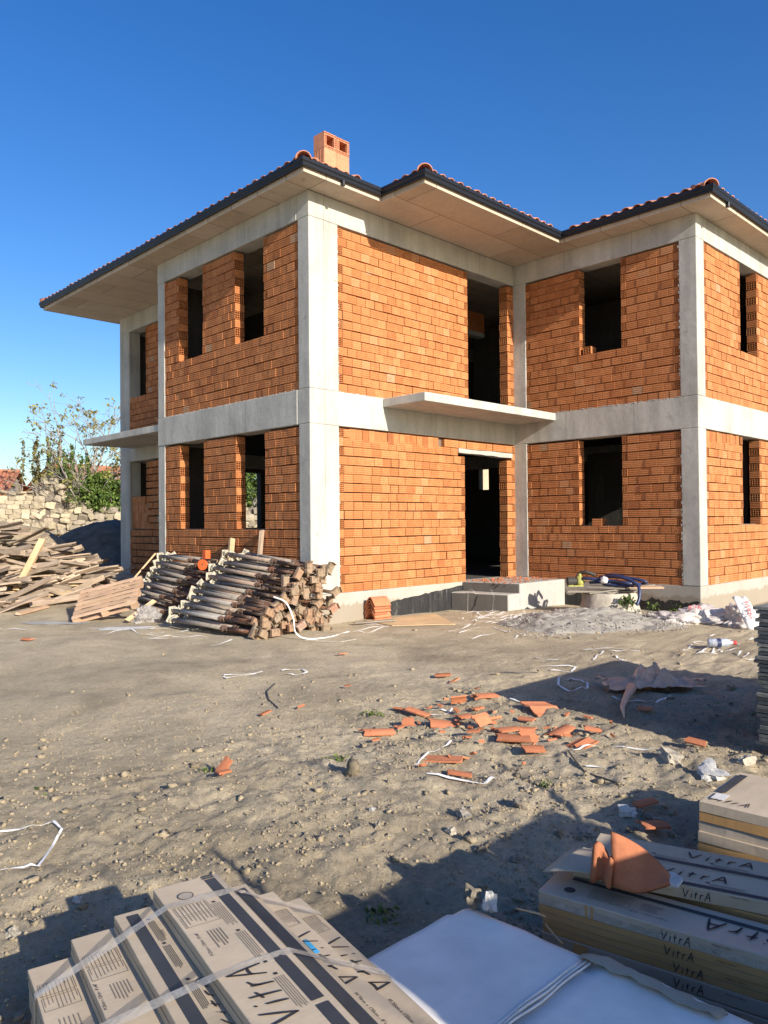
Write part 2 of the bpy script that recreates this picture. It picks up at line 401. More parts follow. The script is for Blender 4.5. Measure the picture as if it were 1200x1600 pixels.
gx = axis(-900, 1500, -7.0, -.2, .027, 0); gy = axis(-700, 1500, -8.3, -2.9, .027, 0)
gv = [(float(x), float(y), ground_z(float(x), float(y))) for y in gy for x in gx]
nx, ny = len(gx), len(gy)
gm = MB(); gm.grid(gv, nx, ny)
g_o = bpy.data.objects.new('ground', gm.mesh('ground', MT['ground'], True, tint=False)); COL.objects.link(g_o); g_o['kind'] = 'structure'

# ------------------------------------------------------------------ house frame
wc, wc2, c_, d_, e_, a_, wc3, b_, wl, wr = .58, .2705, 4.685, 1.2544, 8.98, 5.181, .2714, 3.656, .301, .2945
s_, o_, o2_, ZS, ZB, ZF, ZL = 1.128, .422, 1.3526, 6.135, 5.746, 3.136, 2.60
house = thing('brick_house', 'two storey house shell of orange hollow bricks in a pale concrete frame, unfinished', 'house', (5.2, 2.5, -.45), world=True)
def cbox(name, lo, hi, mat='conc', bevel=.012):
    m = MB(); m.box(lo, hi); return m.build(name, MT[mat], house, bevel=bevel)
cols = [((0,0),(wc,wc2)), ((0,c_-.255),(.27,c_)), ((d_,8.48),(1.545,e_)), ((a_,-wc3),(a_+.28,.3)), ((a_,-b_),(a_+wr,-b_+wl)), ((9.9,-b_),(10.2,-b_+.3))]
for (x0,y0),(x1,y1) in cols:
    zb = 0. if x0 < 1.2 or y0 < 1 else -.4
    cbox('column', (x0,y0,zb), (x1,y1,ZL)); cbox('column', (x0,y0,ZF), (x1,y1,ZB))
for z0, z1 in ((ZL, ZF), (ZB, ZS)):
    p = .004
    cbox('beam', (0,0,z0), (a_,.30,z1)); cbox('beam', (a_,-b_,z0), (a_+.30,.30,z1)); cbox('beam', (a_+.30,-b_,z0), (10.5,-b_+.30,z1))
    cbox('beam', (-.008,.302,z0), (.30,c_,z1)); cbox('beam', (.30,c_-.3,z0), (d_,c_-.002,z1)); cbox('beam', (d_,c_-.3,z0), (d_+.3,e_,z1))
    cbox('beam', (d_+.3,e_-.3,z0), (10.5,e_,z1)); cbox('beam', (10.2,-b_+.3,z0), (10.5,e_-.3,z1))
for lo, hi in (((.30,.30),(10.2,c_-.3)), ((d_+.3,c_-.3),(10.2,e_-.3)), ((a_+.30,-b_+.30),(10.2,.30))):
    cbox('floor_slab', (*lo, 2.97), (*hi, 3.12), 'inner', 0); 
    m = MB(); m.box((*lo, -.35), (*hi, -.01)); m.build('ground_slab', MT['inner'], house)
cbox('entrance_canopy', (1.535,-.94,2.985), (a_-.002,-.002,3.125))
cbox('side_canopy', (.02,c_+.002,2.90), (d_-.002,8.25,3.035))
m = MB()
RP = [(-o_,-o_),(s_,-o_),(s_,-o2_),(a_-o_,-o2_),(a_-o_,-b_-o_),(11,-b_-o_),(11,9.4),(-o_,9.4)]
m.prism(RP, ZS, ZS+.13); m.build('eaves_slab', MT['soffit'], house, bevel=.008)
# interior partitions and closed back walls with the two openings one sees through
def wallbox(lo, hi, mat='inner'): m.box(lo, hi)
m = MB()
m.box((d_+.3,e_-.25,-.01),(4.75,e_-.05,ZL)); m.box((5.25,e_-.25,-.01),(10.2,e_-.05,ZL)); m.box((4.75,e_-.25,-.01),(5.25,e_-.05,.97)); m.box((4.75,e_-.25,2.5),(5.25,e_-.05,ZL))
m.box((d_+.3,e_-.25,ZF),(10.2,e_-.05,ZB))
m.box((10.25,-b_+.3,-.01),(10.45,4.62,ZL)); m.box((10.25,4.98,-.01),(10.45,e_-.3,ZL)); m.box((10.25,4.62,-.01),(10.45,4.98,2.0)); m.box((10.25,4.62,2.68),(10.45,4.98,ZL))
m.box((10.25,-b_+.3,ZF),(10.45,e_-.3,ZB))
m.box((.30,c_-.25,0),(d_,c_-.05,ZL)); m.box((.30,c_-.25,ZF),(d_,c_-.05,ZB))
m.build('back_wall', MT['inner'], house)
m = MB(); m.box((3.3,1.7,5.32),(6.4,1.88,ZB)); m.build('partition_wall', MT['brick'], house)
cbox('partition_lintel', (3.3,1.69,5.22), (6.4,1.89,5.318), 'conc')
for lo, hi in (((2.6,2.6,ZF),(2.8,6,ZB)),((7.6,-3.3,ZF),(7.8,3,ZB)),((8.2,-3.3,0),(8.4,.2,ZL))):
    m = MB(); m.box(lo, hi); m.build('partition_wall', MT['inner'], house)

# ------------------------------------------------------------------ bricks: one mesh per kind and tone, reused
BH, BL, BD = .1305, .19, .185
def holed(m, w, h, cx, cy, T, t, depth=.165, mx=.007, web=.0062):
    hw = (w-2*mx-(cx-1)*web)/cx; hh = (h-2*mx-(cy-1)*web)/cy
    def cuts(n, q, L):
        r = [0, mx]
        for i in range(n): r.append(r[-1]+q); r.append(r[-1]+(web if i < n-1 else mx))
        return r
    xs, ys = cuts(cx, hw, w), cuts(cy, hh, h)
    for j in range(len(ys)-1):
        row_hole = j % 2 == 1
        if not row_hole:
            m.add([T(0,ys[j],0), T(w,ys[j],0), T(w,ys[j+1],0), T(0,ys[j+1],0)], [(0,1,2,3)], t); continue
        for i in range(len(xs)-1):
            q = [(xs[i],ys[j]),(xs[i+1],ys[j]),(xs[i+1],ys[j+1]),(xs[i],ys[j+1])]
            if i % 2 == 0: m.add([T(x,y,0) for x,y in q], [(0,1,2,3)], t)
            else:
                m.add([T(x,y,0) for x,y in q]+[T(x,y,depth) for x,y in q], [(4,5,6,7),(0,4,7,3)[::-1],(1,2,6,5)[::-1],(0,1,5,4)[::-1],(3,7,6,2)[::-1]], t)
BM = {}
NT_ = 10
def brick_mesh(kind, tone):
    k = (kind, tone)
    if k in BM: return BM[k]
    m = MB(); r = tone/(NT_-1.)
    L = .10 if kind == 'header' else BL; h = L/2
    if kind == 'soldier':
        L, H = .134, .19; h = L/2
        v = [(-h,0,0),(h,0,0),(h,BD,0),(-h,BD,0),(-h,0,H),(h,0,H),(h,BD,H),(-h,BD,H)]
        t = [(r, 0 if p[0] < 0 else 1, .5) for p in v]
        m.add(v, [(3,2,1,0),(4,5,6,7),(0,1,5,4),(1,2,6,5),(2,3,7,6),(3,0,4,7)], t)
    else:
        H = BH
        v = [(-h,0,0),(h,0,0),(h,BD,0),(-h,BD,0),(-h,0,H),(h,0,H),(h,BD,H),(-h,BD,H)]
        t = [(r, 0 if p[2] == 0 else 1, .5) for p in v]
        fs = {'bot':(3,2,1,0),'top':(4,5,6,7),'front':(0,1,5,4),'right':(1,2,6,5),'back':(2,3,7,6),'left':(3,0,4,7)}
        hol = []
        if kind == 'header': hol = ['front']
        if kind in ('end_r', 'end_b'): hol = ['right']
        if kind in ('end_l', 'end_b'): hol = hol+['left']
        m.add(v, [f for n_, f in fs.items() if n_ not in hol], t)
        tt = (r, .25, .5)
        if 'front' in hol: holed(m, L, H, 3, 4, lambda x,y,d: (x-h,d,y), tt)
        de = .09 if len(hol) > 1 else .165
        if 'right' in hol: holed(m, BD, H, 4, 3, lambda x,y,d: (h-d,x,y), tt, de)
        if 'left' in hol: holed(m, BD, H, 4, 3, lambda x,y,d: (-h+d,BD-x,y), tt, de)
    BM[k] = m.mesh('brick', MT['brick']); BM[k]['src'] = 0
    BMB[k] = m; return BM[k]
BMB = {}
BR = []      # (kind, tone, loc, rotz, sx, panel)
def panel(O, rot, length, z0, z1, openings=(), soldier=None, y0=.012, skip=None, warp=0., tone_shift=0):
    """running-bond infill panel; local x along the wall, y inwards, z up"""
    rm = Matrix.Rotation(rot, 3, 'Z')
    n = 18; top_z = z1-.022
    ch = (top_z-z0)/n; core = MB()
    infill = None
    cm = MB()
    def W3(x, y, z): p = rm@Vector((x, y, 0)); return (O[0]+p.x, O[1]+p.y, z)
    for k in range(n):
        za = z0+k*ch; zm = za+ch/2
        if soldier and k == n-1 and soldier[0] == 'full': pass
        iv = [(0., length)]
        for (x0, x1, q0, q1) in openings:
            if q0 < zm < q1:
                nv = []
                for a, b in iv:
                    if x1 <= a or x0 >= b: nv.append((a, b)); continue
                    if x0 > a: nv.append((a, x0))
                    if x1 < b: nv.append((x1, b))
                iv = nv
        par = k % 2
        for a, b in iv:
            if b-a < .05: continue
            wob = warp*math.sin(k*.9+a)
            core_lo, core_hi = a+.11, b-.11
            if core_hi-core_lo < .02: core_lo, core_hi = (a+b)/2-.01, (a+b)/2+.01
            p8 = [W3(x, y, z) for z in (za-.002, za+ch+.002) for x, y in ((core_lo,y0+.088),(core_hi,y0+.088),(core_hi,y0+.16),(core_lo,y0+.16))]
            cm.add(p8, [(3,2,1,0),(4,5,6,7),(0,1,5,4),(1,2,6,5),(2,3,7,6),(3,0,4,7)])
            xs = []
            if soldier and k >= n-1:
                s0, s1 = soldier[1], soldier[2]
            la, lb = a, b
            first = last = None
            if par == 1 and b-a > .45:
                xs.append(('header', a+.051, .10*1.0)); la = a+.104
                xs.append(('header', b-.051, .10)); lb = b-.104
            elif b-a > .45 and random.random() < .5:
                hh = .095; xs.append(('end_l', a+hh/2, hh-.003)); la = a+hh+.003
            if par == 1 and .14 < b-a <= .45: xs.append(('header', b-.051, .10)); lb = b-.104
            nb = max(1, round((lb-la)/.1965)); w = (lb-la)/nb
            for i in range(nb):
                kd = 'stretcher'
                if par == 0 and i == 0: kd = 'end_l'
                if par == 0 and i == nb-1: kd = 'end_b' if kd == 'end_l' else 'end_r'
                L = w-.0065
                dx = random.uniform(-.002, .002)
                if random.random() < .05: L -= .012
                xs.append((kd, la+(i+.5)*w+dx, L))
            for kd, xc, L in xs:
                sol = soldier and k == n-1 and soldier[1] <= xc <= soldier[2]
                if sol: continue
                base = .10 if kd == 'header' else BL
                yy = y0+random.gauss(0, .0028)+(0.008 if random.random() < .02 else 0)
                ez = random.gauss(0, .0012)+.003*math.sin(xc*2.1+k*1.7)
                p = W3(xc, yy, za+ez)
                tone = min(NT_-2, max(0, round(random.gauss(5+tone_shift, 1.35))))
                if random.random() < .012: tone = NT_-1
                BR.append((kd, tone, p, rot+random.gauss(0, .006), L/base, 0))
        if soldier and k == n-1:
            x = soldier[1]
            while x < soldier[2]-.14:
                p = W3(x+.07, y0+random.gauss(0, .004), za-.052+random.uniform(-.002, .006))
                BR.append(('soldier', min(9, max(0, int(random.gauss(5, 2)))), p, rot, 1., 0)); x += .1415
    return cm.build('brick_infill', MT['mortar'], house)
LR = -PI/2
SILL, USILL = 1.0, 4.14
panel((wc,0), 0, a_-wc-.001, 0, ZL, [(3.629-wc,4.915-wc,-.1,2.30),(3.44-wc,5.07-wc,2.29,2.43)], ('row', .22, 2.45))
panel((wc,0), 0, a_-wc-.001, ZF, ZB, [(3.757-wc,4.972-wc,0,9)])
panel((a_,-wc3), LR, b_-wc3-wl, 0, ZL, [(1.415-wc3,2.284-wc3,SILL-.02,9)])
panel((a_,-wc3), LR, b_-wc3-wl, ZF, ZB, [(1.463-wc3,2.298-wc3,USILL,9)])
L0 = c_-.255
panel((0,L0), LR, L0-wc2, 0, ZL, [(L0-3.87,L0-3.035,SILL-.02,9),(L0-2.01,L0-1.175,SILL-.02,9)], tone_shift=-1)
panel((0,L0), LR, L0-wc2, ZF, ZB, [(L0-3.89,L0-3.055,USILL,9),(L0-2.018,L0-1.183,USILL,9)], tone_shift=-1)
panel((d_,8.48), LR, 8.48-c_, -.3, ZL, [(0,.82,.98,9)], tone_shift=-1)
panel((d_,8.48), LR, 8.48-c_, ZF, ZB, [(0,.82,USILL,9)], tone_shift=-1)
panel((a_+wr,-b_), 0, 9.9-a_-wr, 0, ZL, [(7.04-a_-wr,7.86-a_-wr,SILL-.02,9)], ('row', .0, 1.5))
panel((a_+wr,-b_), 0, 9.9-a_-wr, ZF, ZB, [(7.02-a_-wr,7.83-a_-wr,USILL,9)])
# upright bricks closing the lower part of the recessed window
for i in range(5):
    for j in range(4):
        if j == 3 and i == 4: continue
        BR.append(('soldier', random.randint(2, 7), (d_+.05+random.uniform(0,.01), 8.40-i*.165, .985+j*.192), LR, 1.15, 0))
# turned brick spares: on the sill, etc.
BR.append(('header', 5, (a_+.03, -1.60, USILL+.006), LR, 1.6, 0)); BR.append(('stretcher', 6, (a_+.05, -1.75, SILL-.004), LR, 1., 0))
# rank by the size each brick shows
def psize(loc):
    d = Vector(loc)-CAM; z = d.dot(fw)
    x = 600+1197*d.dot(rt2)/z; y = 800-1197*d.dot(up2)/z
    return x, y, z
rank = []
for i, br in enumerate(BR):
    x, y, z = psize(br[2]); d = (Vector(br[2])-CAM).normalized()
    rz = br[3]; nrm = Vector((math.sin(rz), -math.cos(rz), 0))
    f = abs(d.dot(nrm)); vis = -20 < x < 1220 and z > 0
    hidden = br[2][2] < .55 and br[2][0] < .5 and 0 < br[2][1] < 4
    rank.append((f*br[4]*(.55 if br[0] == 'header' else 1)/z**2*(1 if vis and not hidden else 0), i))
rank.sort(reverse=True); single = set(i for _, i in rank[:300])
rest = MB()
for i, (kd, tone, loc, rz, sx, _) in enumerate(BR):
    brick_mesh(kd, tone)
    if i in single: inst('brick', BM[(kd, tone)], house, loc, (random.gauss(0,.004), random.gauss(0,.004), rz), (sx, 1, 1))
    else:
        src = BMB[(kd, tone)]; mm = Matrix.Translation(loc)@Matrix.Rotation(rz, 4, 'Z')@Matrix.Diagonal((sx, 1, 1, 1))
        arr = np.array(src.v, float); arr[:, 0] *= sx; cs, sn = math.cos(rz), math.sin(rz)
        rx = arr[:, 0]*cs-arr[:, 1]*sn+loc[0]; ry = arr[:, 0]*sn+arr[:, 1]*cs+loc[1]; rz_ = arr[:, 2]+loc[2]
        rest.add(list(zip(rx.tolist(), ry.tolist(), rz_.tolist())), src.f, src.t)
ro = rest.build('brick', MT['brick'], house); ro['kind'] = 'stuff'
print('bricks', len(BR))
# lintel over the door
m = MB()
pts = []
for i in range(9):
    x = 3.44+1.63*i/8; zt = 2.425-.01*i/8+random.uniform(-.006,.006); zb = 2.352-.018*i/8+random.uniform(-.012,.004)
    pts.append((x, zb, zt))
vs = []; 
for y in (-.012, .17):
    for x, zb, zt in pts: vs += [(x,y,zb),(x,y,zt)]
k = 2*len(pts); fs = []
for i in range(len(pts)-1):
    q = 2*i; fs += [(q,q+2,q+3,q+1),(k+q,k+q+1,k+q+3,k+q+2),(q+1,q+3,k+q+3,k+q+1),(q,k+q,k+q+2,q+2)]
fs += [(0,1,k+1,k),(k-2,2*k-2,2*k-1,k-1)]
m.add(vs, fs); m.build('door_lintel', MT['rough_conc'], house)
# mortar crumbs pressed out along the beams and columns
m = MB()
def crumb(p, r, sq=(1,1,1)):
    n = 6; vs = [Vector(p)+Vector((0,0,r*sq[2]))]+[Vector(p)+Vector((math.cos(2*PI*i/n)*r*sq[0]*random.uniform(.6,1.2), math.sin(2*PI*i/n)*r*sq[1]*random.uniform(.6,1.2), random.uniform(-.3,.3)*r*sq[2])) for i in range(n)]+[Vector(p)-Vector((0,0,r*sq[2]))]
    m.add(vs, [(0,1+i,1+(i+1)%n) for i in range(n)]+[(7,1+(i+1)%n,1+i) for i in range(n)], (random.random(),.5,.5))
for i in range(150):
    z = random.uniform(0, 5.7)
    if ZL < z < ZF: continue
    crumb((wc+random.uniform(-.004,.01), .004, z), random.uniform(.006,.016), (1,.4,1.6)) if i % 3 == 0 else crumb((a_+.004, -b_+wl+random.uniform(-.006,.012), z), random.uniform(.006,.018), (.4,1,1.6))
for i in range(120):
    crumb((random.uniform(wc,a_), .006, ZF+random.uniform(-.004,.008)), random.uniform(.006,.016), (1.6,.6,.7)); crumb((.006, random.uniform(wc2,L0), ZF+random.uniform(-.004,.01)), random.uniform(.006,.018), (.6,1.6,.7)); crumb((a_+.002, random.uniform(-b_+wl,-wc3), ZF+random.uniform(-.004,.01)), random.uniform(.006,.018), (.6,1.6,.7))
o = m.build('mortar_crumbs', MT['rough_conc'], house); o['kind'] = 'stuff'
# bits of tie wire sticking out of the columns
for i in range(26):
    z = random.uniform(.3, 5.6)
    if ZL < z < ZF: continue
    side = i % 4
    if side == 0: p = Vector((random.choice((.10,.50)), -.002, z)); q = p+Vector((random.uniform(-.03,.04), -.03, random.uniform(-.03,.03)))
    elif side == 1: p = Vector((-.002, random.uniform(.05,.22), z)); q = p+Vector((-.03, random.uniform(-.06,.02), random.uniform(-.01,.06)))
    elif side == 2: p = Vector((a_-.002, random.uniform(-b_+.05,-b_+wl-.05), z)); q = p+Vector((-.03, random.uniform(-.12,.02), random.uniform(-.05,.01)))
    else: p = Vector((a_-.002, random.uniform(-.2,-.05), z)); q = p+Vector((-.025, random.uniform(-.1,.02), random.uniform(-.05,.01)))
    m = MB(); m.tube([p, (p+q)/2+Vector((0,0,.006)), q], .0022, 4); m.build('tie_wire', MT['iron'], house)
# plinth
m = MB()
m.box((.0,.006,-.75),(a_,.30,-.002)); m.box((a_+.006,-b_+.006,-.75),(a_+.3,.006,-.002)); m.box((a_+.3,-b_+.006,-.75),(10.5,-b_+.3,-.002)); m.box((.006,.30,-.75),(.30,c_,-.002)); m.box((d_+.006,c_,-.75),(d_+.3,e_,-.30))
m.box((10.2,-b_+.3,-.75),(10.5,e_,-.012)); m.box((d_+.3,e_-.3,-.75),(10.2,e_,-.012))
m.build('plinth', MT['plinth'], house, bevel=.01)
def coat(pts, plane, off):
    m = MB(); n = len(pts); vs = []
    for q in (off-.008, off):
        for a, zt in pts:
            for z in (-.7, zt): vs.append((a, q, z) if plane == 'v' else (q, a, z))
    k = 2*n; fs = []
    for i in range(n-1):
        q = 2*i; fs += [(q,q+2,q+3,q+1),(k+q,k+q+1,k+q+3,k+q+2),(q+1,q+3,k+q+3,k+q+1)]
    fs += [(0,1,k+1,k),(k-2,2*k-2,2*k-1,k-1)]
    m.add(vs, fs); return m.build('waterproof_coat', MT['bitumen'], house)
coat([(1.33+i*.0375*2, -.31+.10*min(1,i/6)+.15*max(0,(i-6)/24)+random.uniform(-.012,.012)) for i in range(31)], 'v', .006)
coat([(-b_+.008+i*.04, -.26+random.uniform(-.03,.02)+.03*math.sin(i*.7)) for i in range(66)], 'u', a_+.006)
# landing and step
m = MB(); m.prism([(3.52,-.002),(3.767,-1.1),(a_-.002,-1.1),(a_-.002,-.002)], -.65, .002); m.build('door_landing', MT['rough_conc'], house, bevel=.02)
m = MB(); m.prism([(3.19,-.004),(3.44,-1.09),(3.765,-1.095),(3.518,-.004)], -.65, -.165); m.build('door_step', MT['rough_conc'], house, bevel=.02)
def riser(p, q, z0, z1):
    m = MB(); a, b = Vector((*p,0)), Vector((*q,0)); n = (b-a).cross(Vector((0,0,1))).normalized(); n = -n if n.x > 0 else n
    pts = [a, b, b+n*.008, a+n*.008]; m.prism([(v.x,v.y) for v in pts][::1] if (b-a).cross(n).z > 0 else [(v.x,v.y) for v in pts[::-1]], z0, z1)
    m.build('step_riser', MT['step'], house)
riser((3.525,-.03),(3.762,-1.075),-.16,-.008); riser((3.195,-.03),(3.436,-1.07),-.6,-.18)
# rubble dust on the landing
m = MB()
for i in range(240):
    u = random.uniform(3.62,5.1); v = -random.random()**1.5*1.0-.02; r_ = random.uniform(.006,.026); crumb((u,v,.004+r_*.4), r_, (1,1,.8))
o = m.build('landing_rubble', MT['shard'], house); o['kind'] = 'stuff'

# ------------------------------------------------------------------ roof: gutter, tiles, chimney
def miter(poly, off):
    n = len(poly); out = []
    for i in range(n):
        p0, p, p1 = Vector(poly[i-1]), Vector(poly[i]), Vector(poly[(i+1)%n])
        d0 = (p-p0).normalized(); d1 = (p1-p).normalized(); n0 = Vector((d0.y,-d0.x)); n1 = Vector((d1.y,-d1.x))
        k = (n0+n1)/(1+n0.dot(n1)); out.append((p.x+k.x*off, p.y+k.y*off))
    return out
prof = [(.0,6.225),(.0,6.212),(.036,6.194),(.052,6.199),(.058,6.216),(.058,6.240),(.066,6.258),(.076,6.266),(.076,6.318),(.066,6.321),(.062,6.31),(.05,6.245),(.0,6.235)]
rings = [[(x,y,z) for x,y in miter(RP, d)] for d, z in prof]
m = MB(); n = len(RP); vs = [p for r_ in rings for p in r_]; fs = []
for j in range(len(prof)-1):
    for i in range(n): fs.append((j*n+i, j*n+(i+1)%n, (j+1)*n+(i+1)%n, (j+1)*n+i))
m.add(vs, fs); gut = m.build('gutter', MT['gutter'], house)
for u, v in ((.30, -o_-.035), (5.35, -b_-o_-.035)):
    m = MB(); m.tube([(u,v,6.205),(u,v,6.13)], .030, 12); m.build('downpipe_outlet', MT['gutter'], house)
SL = .33
def hip(x0, y0, x1, y1, z=6.262):
    w = min(x1-x0, y1-y0)/2; h = z+SL*w
    if x1-x0 > y1-y0: r0, r1 = (x0+w, (y0+y1)/2, h), (x1-w, (y0+y1)/2, h); fs = [(0,1,5,4),(1,2,5),(2,3,4,5),(3,0,4)]
    else: r0, r1 = ((x0+x1)/2, y0+w, h), ((x0+x1)/2, y1-w, h); fs = [(0,1,4),(1,2,5,4),(2,3,5),(3,0,4,5)]
    m.add([(x0,y0,z),(x1,y0,z),(x1,y1,z),(x0,y1,z),r0,r1], fs)
m = MB(); hip(-.46,-.46,11.05,9.45); hip(4.72,-4.11,11.05,5); hip(1.09,-1.39,9,6.5)
roof = m.build('roof', MT['tile'], house)
def tile_mesh(L=.40, r0=.080, r1=.068, th=.012):
    m = MB(); nx, ny = 9, 3; P = []
    for j in range(ny):
        x = L*j/(ny-1); r_ = r0+(r1-r0)*j/(ny-1)
        for i in range(nx):
            a = PI*i/(nx-1); P.append((x, -math.cos(a)*r_, math.sin(a)*r_*.95))
    m.sheet(P, nx, ny, th); return m.mesh('roof_tile', MT['tile'], True)
TM = tile_mesh(); RM = tile_mesh(.42, .108, .09, .014)
sl = math.atan(SL)
def eave(p, q, inward, n0=.16, n1=.1):
    p, q = Vector(p), Vector(q); d = (q-p); L = d.length; d.normalize(); k = int((L-n0-n1)/.205)
    rz = math.atan2(inward[1], inward[0])
    for i in range(k+1):
        b = p+d*(n0+i*.205+random.uniform(-.006,.006))-Vector(inward)*random.uniform(-.01,.02)
        inst('roof_tile', TM, house, (b.x, b.y, 6.300+random.uniform(-.004,.004)), (0, -sl+random.gauss(0,.015), rz+random.gauss(0,.02)))
eave((-o_,-o_), (-o_,9.4), (1,0)); eave((-o_,-o_), (s_,-o_), (0,1), .2, .35); eave((s_,-o2_), (s_,-o_), (1,0), .2, .25); eave((s_,-o2_), (a_-o_,-o2_), (0,1), .2, .3)
eave((a_-o_,-b_-o_), (a_-o_,-o2_), (1,0), .2, .25); eave((a_-o_,-b_-o_), (11,-b_-o_), (0,1), .2, .3)
for cx, cy, sx, sy in ((-o_,-o_,1,1),(s_,-o2_,1,1),(a_-o_,-b_-o_,1,1),(-o_,9.4,1,-1)):
    for i in range(4):
        dd = -.02+i*.26; inst('ridge_tile', RM, house, (cx+sx*dd, cy+sy*dd, 6.300+SL*(dd+.02)+.004*i), (0, -math.atan(SL/1.414), math.atan2(sy, sx)+random.gauss(0,.02)))
# chimney: four flue blocks, the upper two lying with their openings to the front
def flue(lo, hi, axis_):
    m = MB(); x0,y0,z0 = lo; x1,y1,z1 = hi
    w, h, d = x1-x0, z1-z0, y1-y0
    if axis_ == 'y':      # opening seen from the front
        b = .048
        for q0,q1,r0,r1 in ((0,w,0,b),(0,w,h-b,h),(0,b,b,h-b),(w-b,w,b,h-b)):
            cx = max(1, int(round((q1-q0)/.034))); cz = max(1, int(round((r1-r0)/.034)))
            holed(m, q1-q0, r1-r0, cx, cz, lambda x,y,dd,q0=q0,r0=r0: (x0+q0+x, y0+dd, z0+r0+y), (.5,.25,.5), .05, .010, .010)
        m.box((x0,y0+.05,z0),(x1,y1,z0+.03)); m.box((x0,y0+.05,z1-.03),(x1,y1,z1)); m.box((x0,y0+.05,z0+.03),(x0+.03,y1,z1-.03)); m.box((x1-.03,y0+.05,z0+.03),(x1,y1,z1-.03)); 
        m.box((x0+.03,y1-.02,z0+.03),(x1-.03,y1-.005,z1-.03))
        for lo2, hi2 in (((x0,y0,z0),(x0+.0015,y0+.05,z1)),((x1-.0015,y0,z0),(x1,y0+.05,z1)),((x0,y0,z1-.0015),(x1,y0+.05,z1)),((x0,y0,z0),(x1,y0+.05,z0+.0015)),
                         ((x0+b-.001,y0+.0005,z0+b),(x0+b,y0+.05,z1-b)),((x1-b,y0+.0005,z0+b),(x1-b+.001,y0+.05,z1-b)),((x0+b,y0+.0005,z0+b-.001),(x1-b,y0+.05,z0+b)),((x0+b,y0+.0005,z1-b),(x1-b,y0+.05,z1-b+.001))): m.box(lo2, hi2)
    else:
        m.box(lo, hi)
        for i in range(5):
            q = x0+w*(i+.5)/5; m.box((q-.004,y0-.003,z0+.004),(q+.004,y0,z1-.004)); 
        for i in range(4):
            q = y0+d*(i+.5)/4; m.box((x0-.003,q-.004,z0+.004),(x0,q+.004,z1-.004))
    return m
ch = MB(); ch.box((.72,.48,6.3),(1.30,.80,6.66)); chim = ch.build('chimney', MT['flue'], house)
for i, (xa, xb) in enumerate(((.74,1.005),(1.012,1.28))):
    for z0 in (6.66, 6.935): flue((xa,.50,z0+.003),(xb,.77,z0+.272), 'z').build('flue_block', MT['flue'], chim)
    flue((xa,.50-.006*i,7.212),(xb,.77,7.475-.01*i), 'y').build('flue_block', MT['flue'], chim)
m = MB()
for i in range(40): crumb((random.uniform(.70,1.34), .47+random.uniform(-.03,.05), 6.62+random.uniform(-.03,.06)), random.uniform(.02,.05))
m.build('chimney_flashing', MT['cement'], chim)
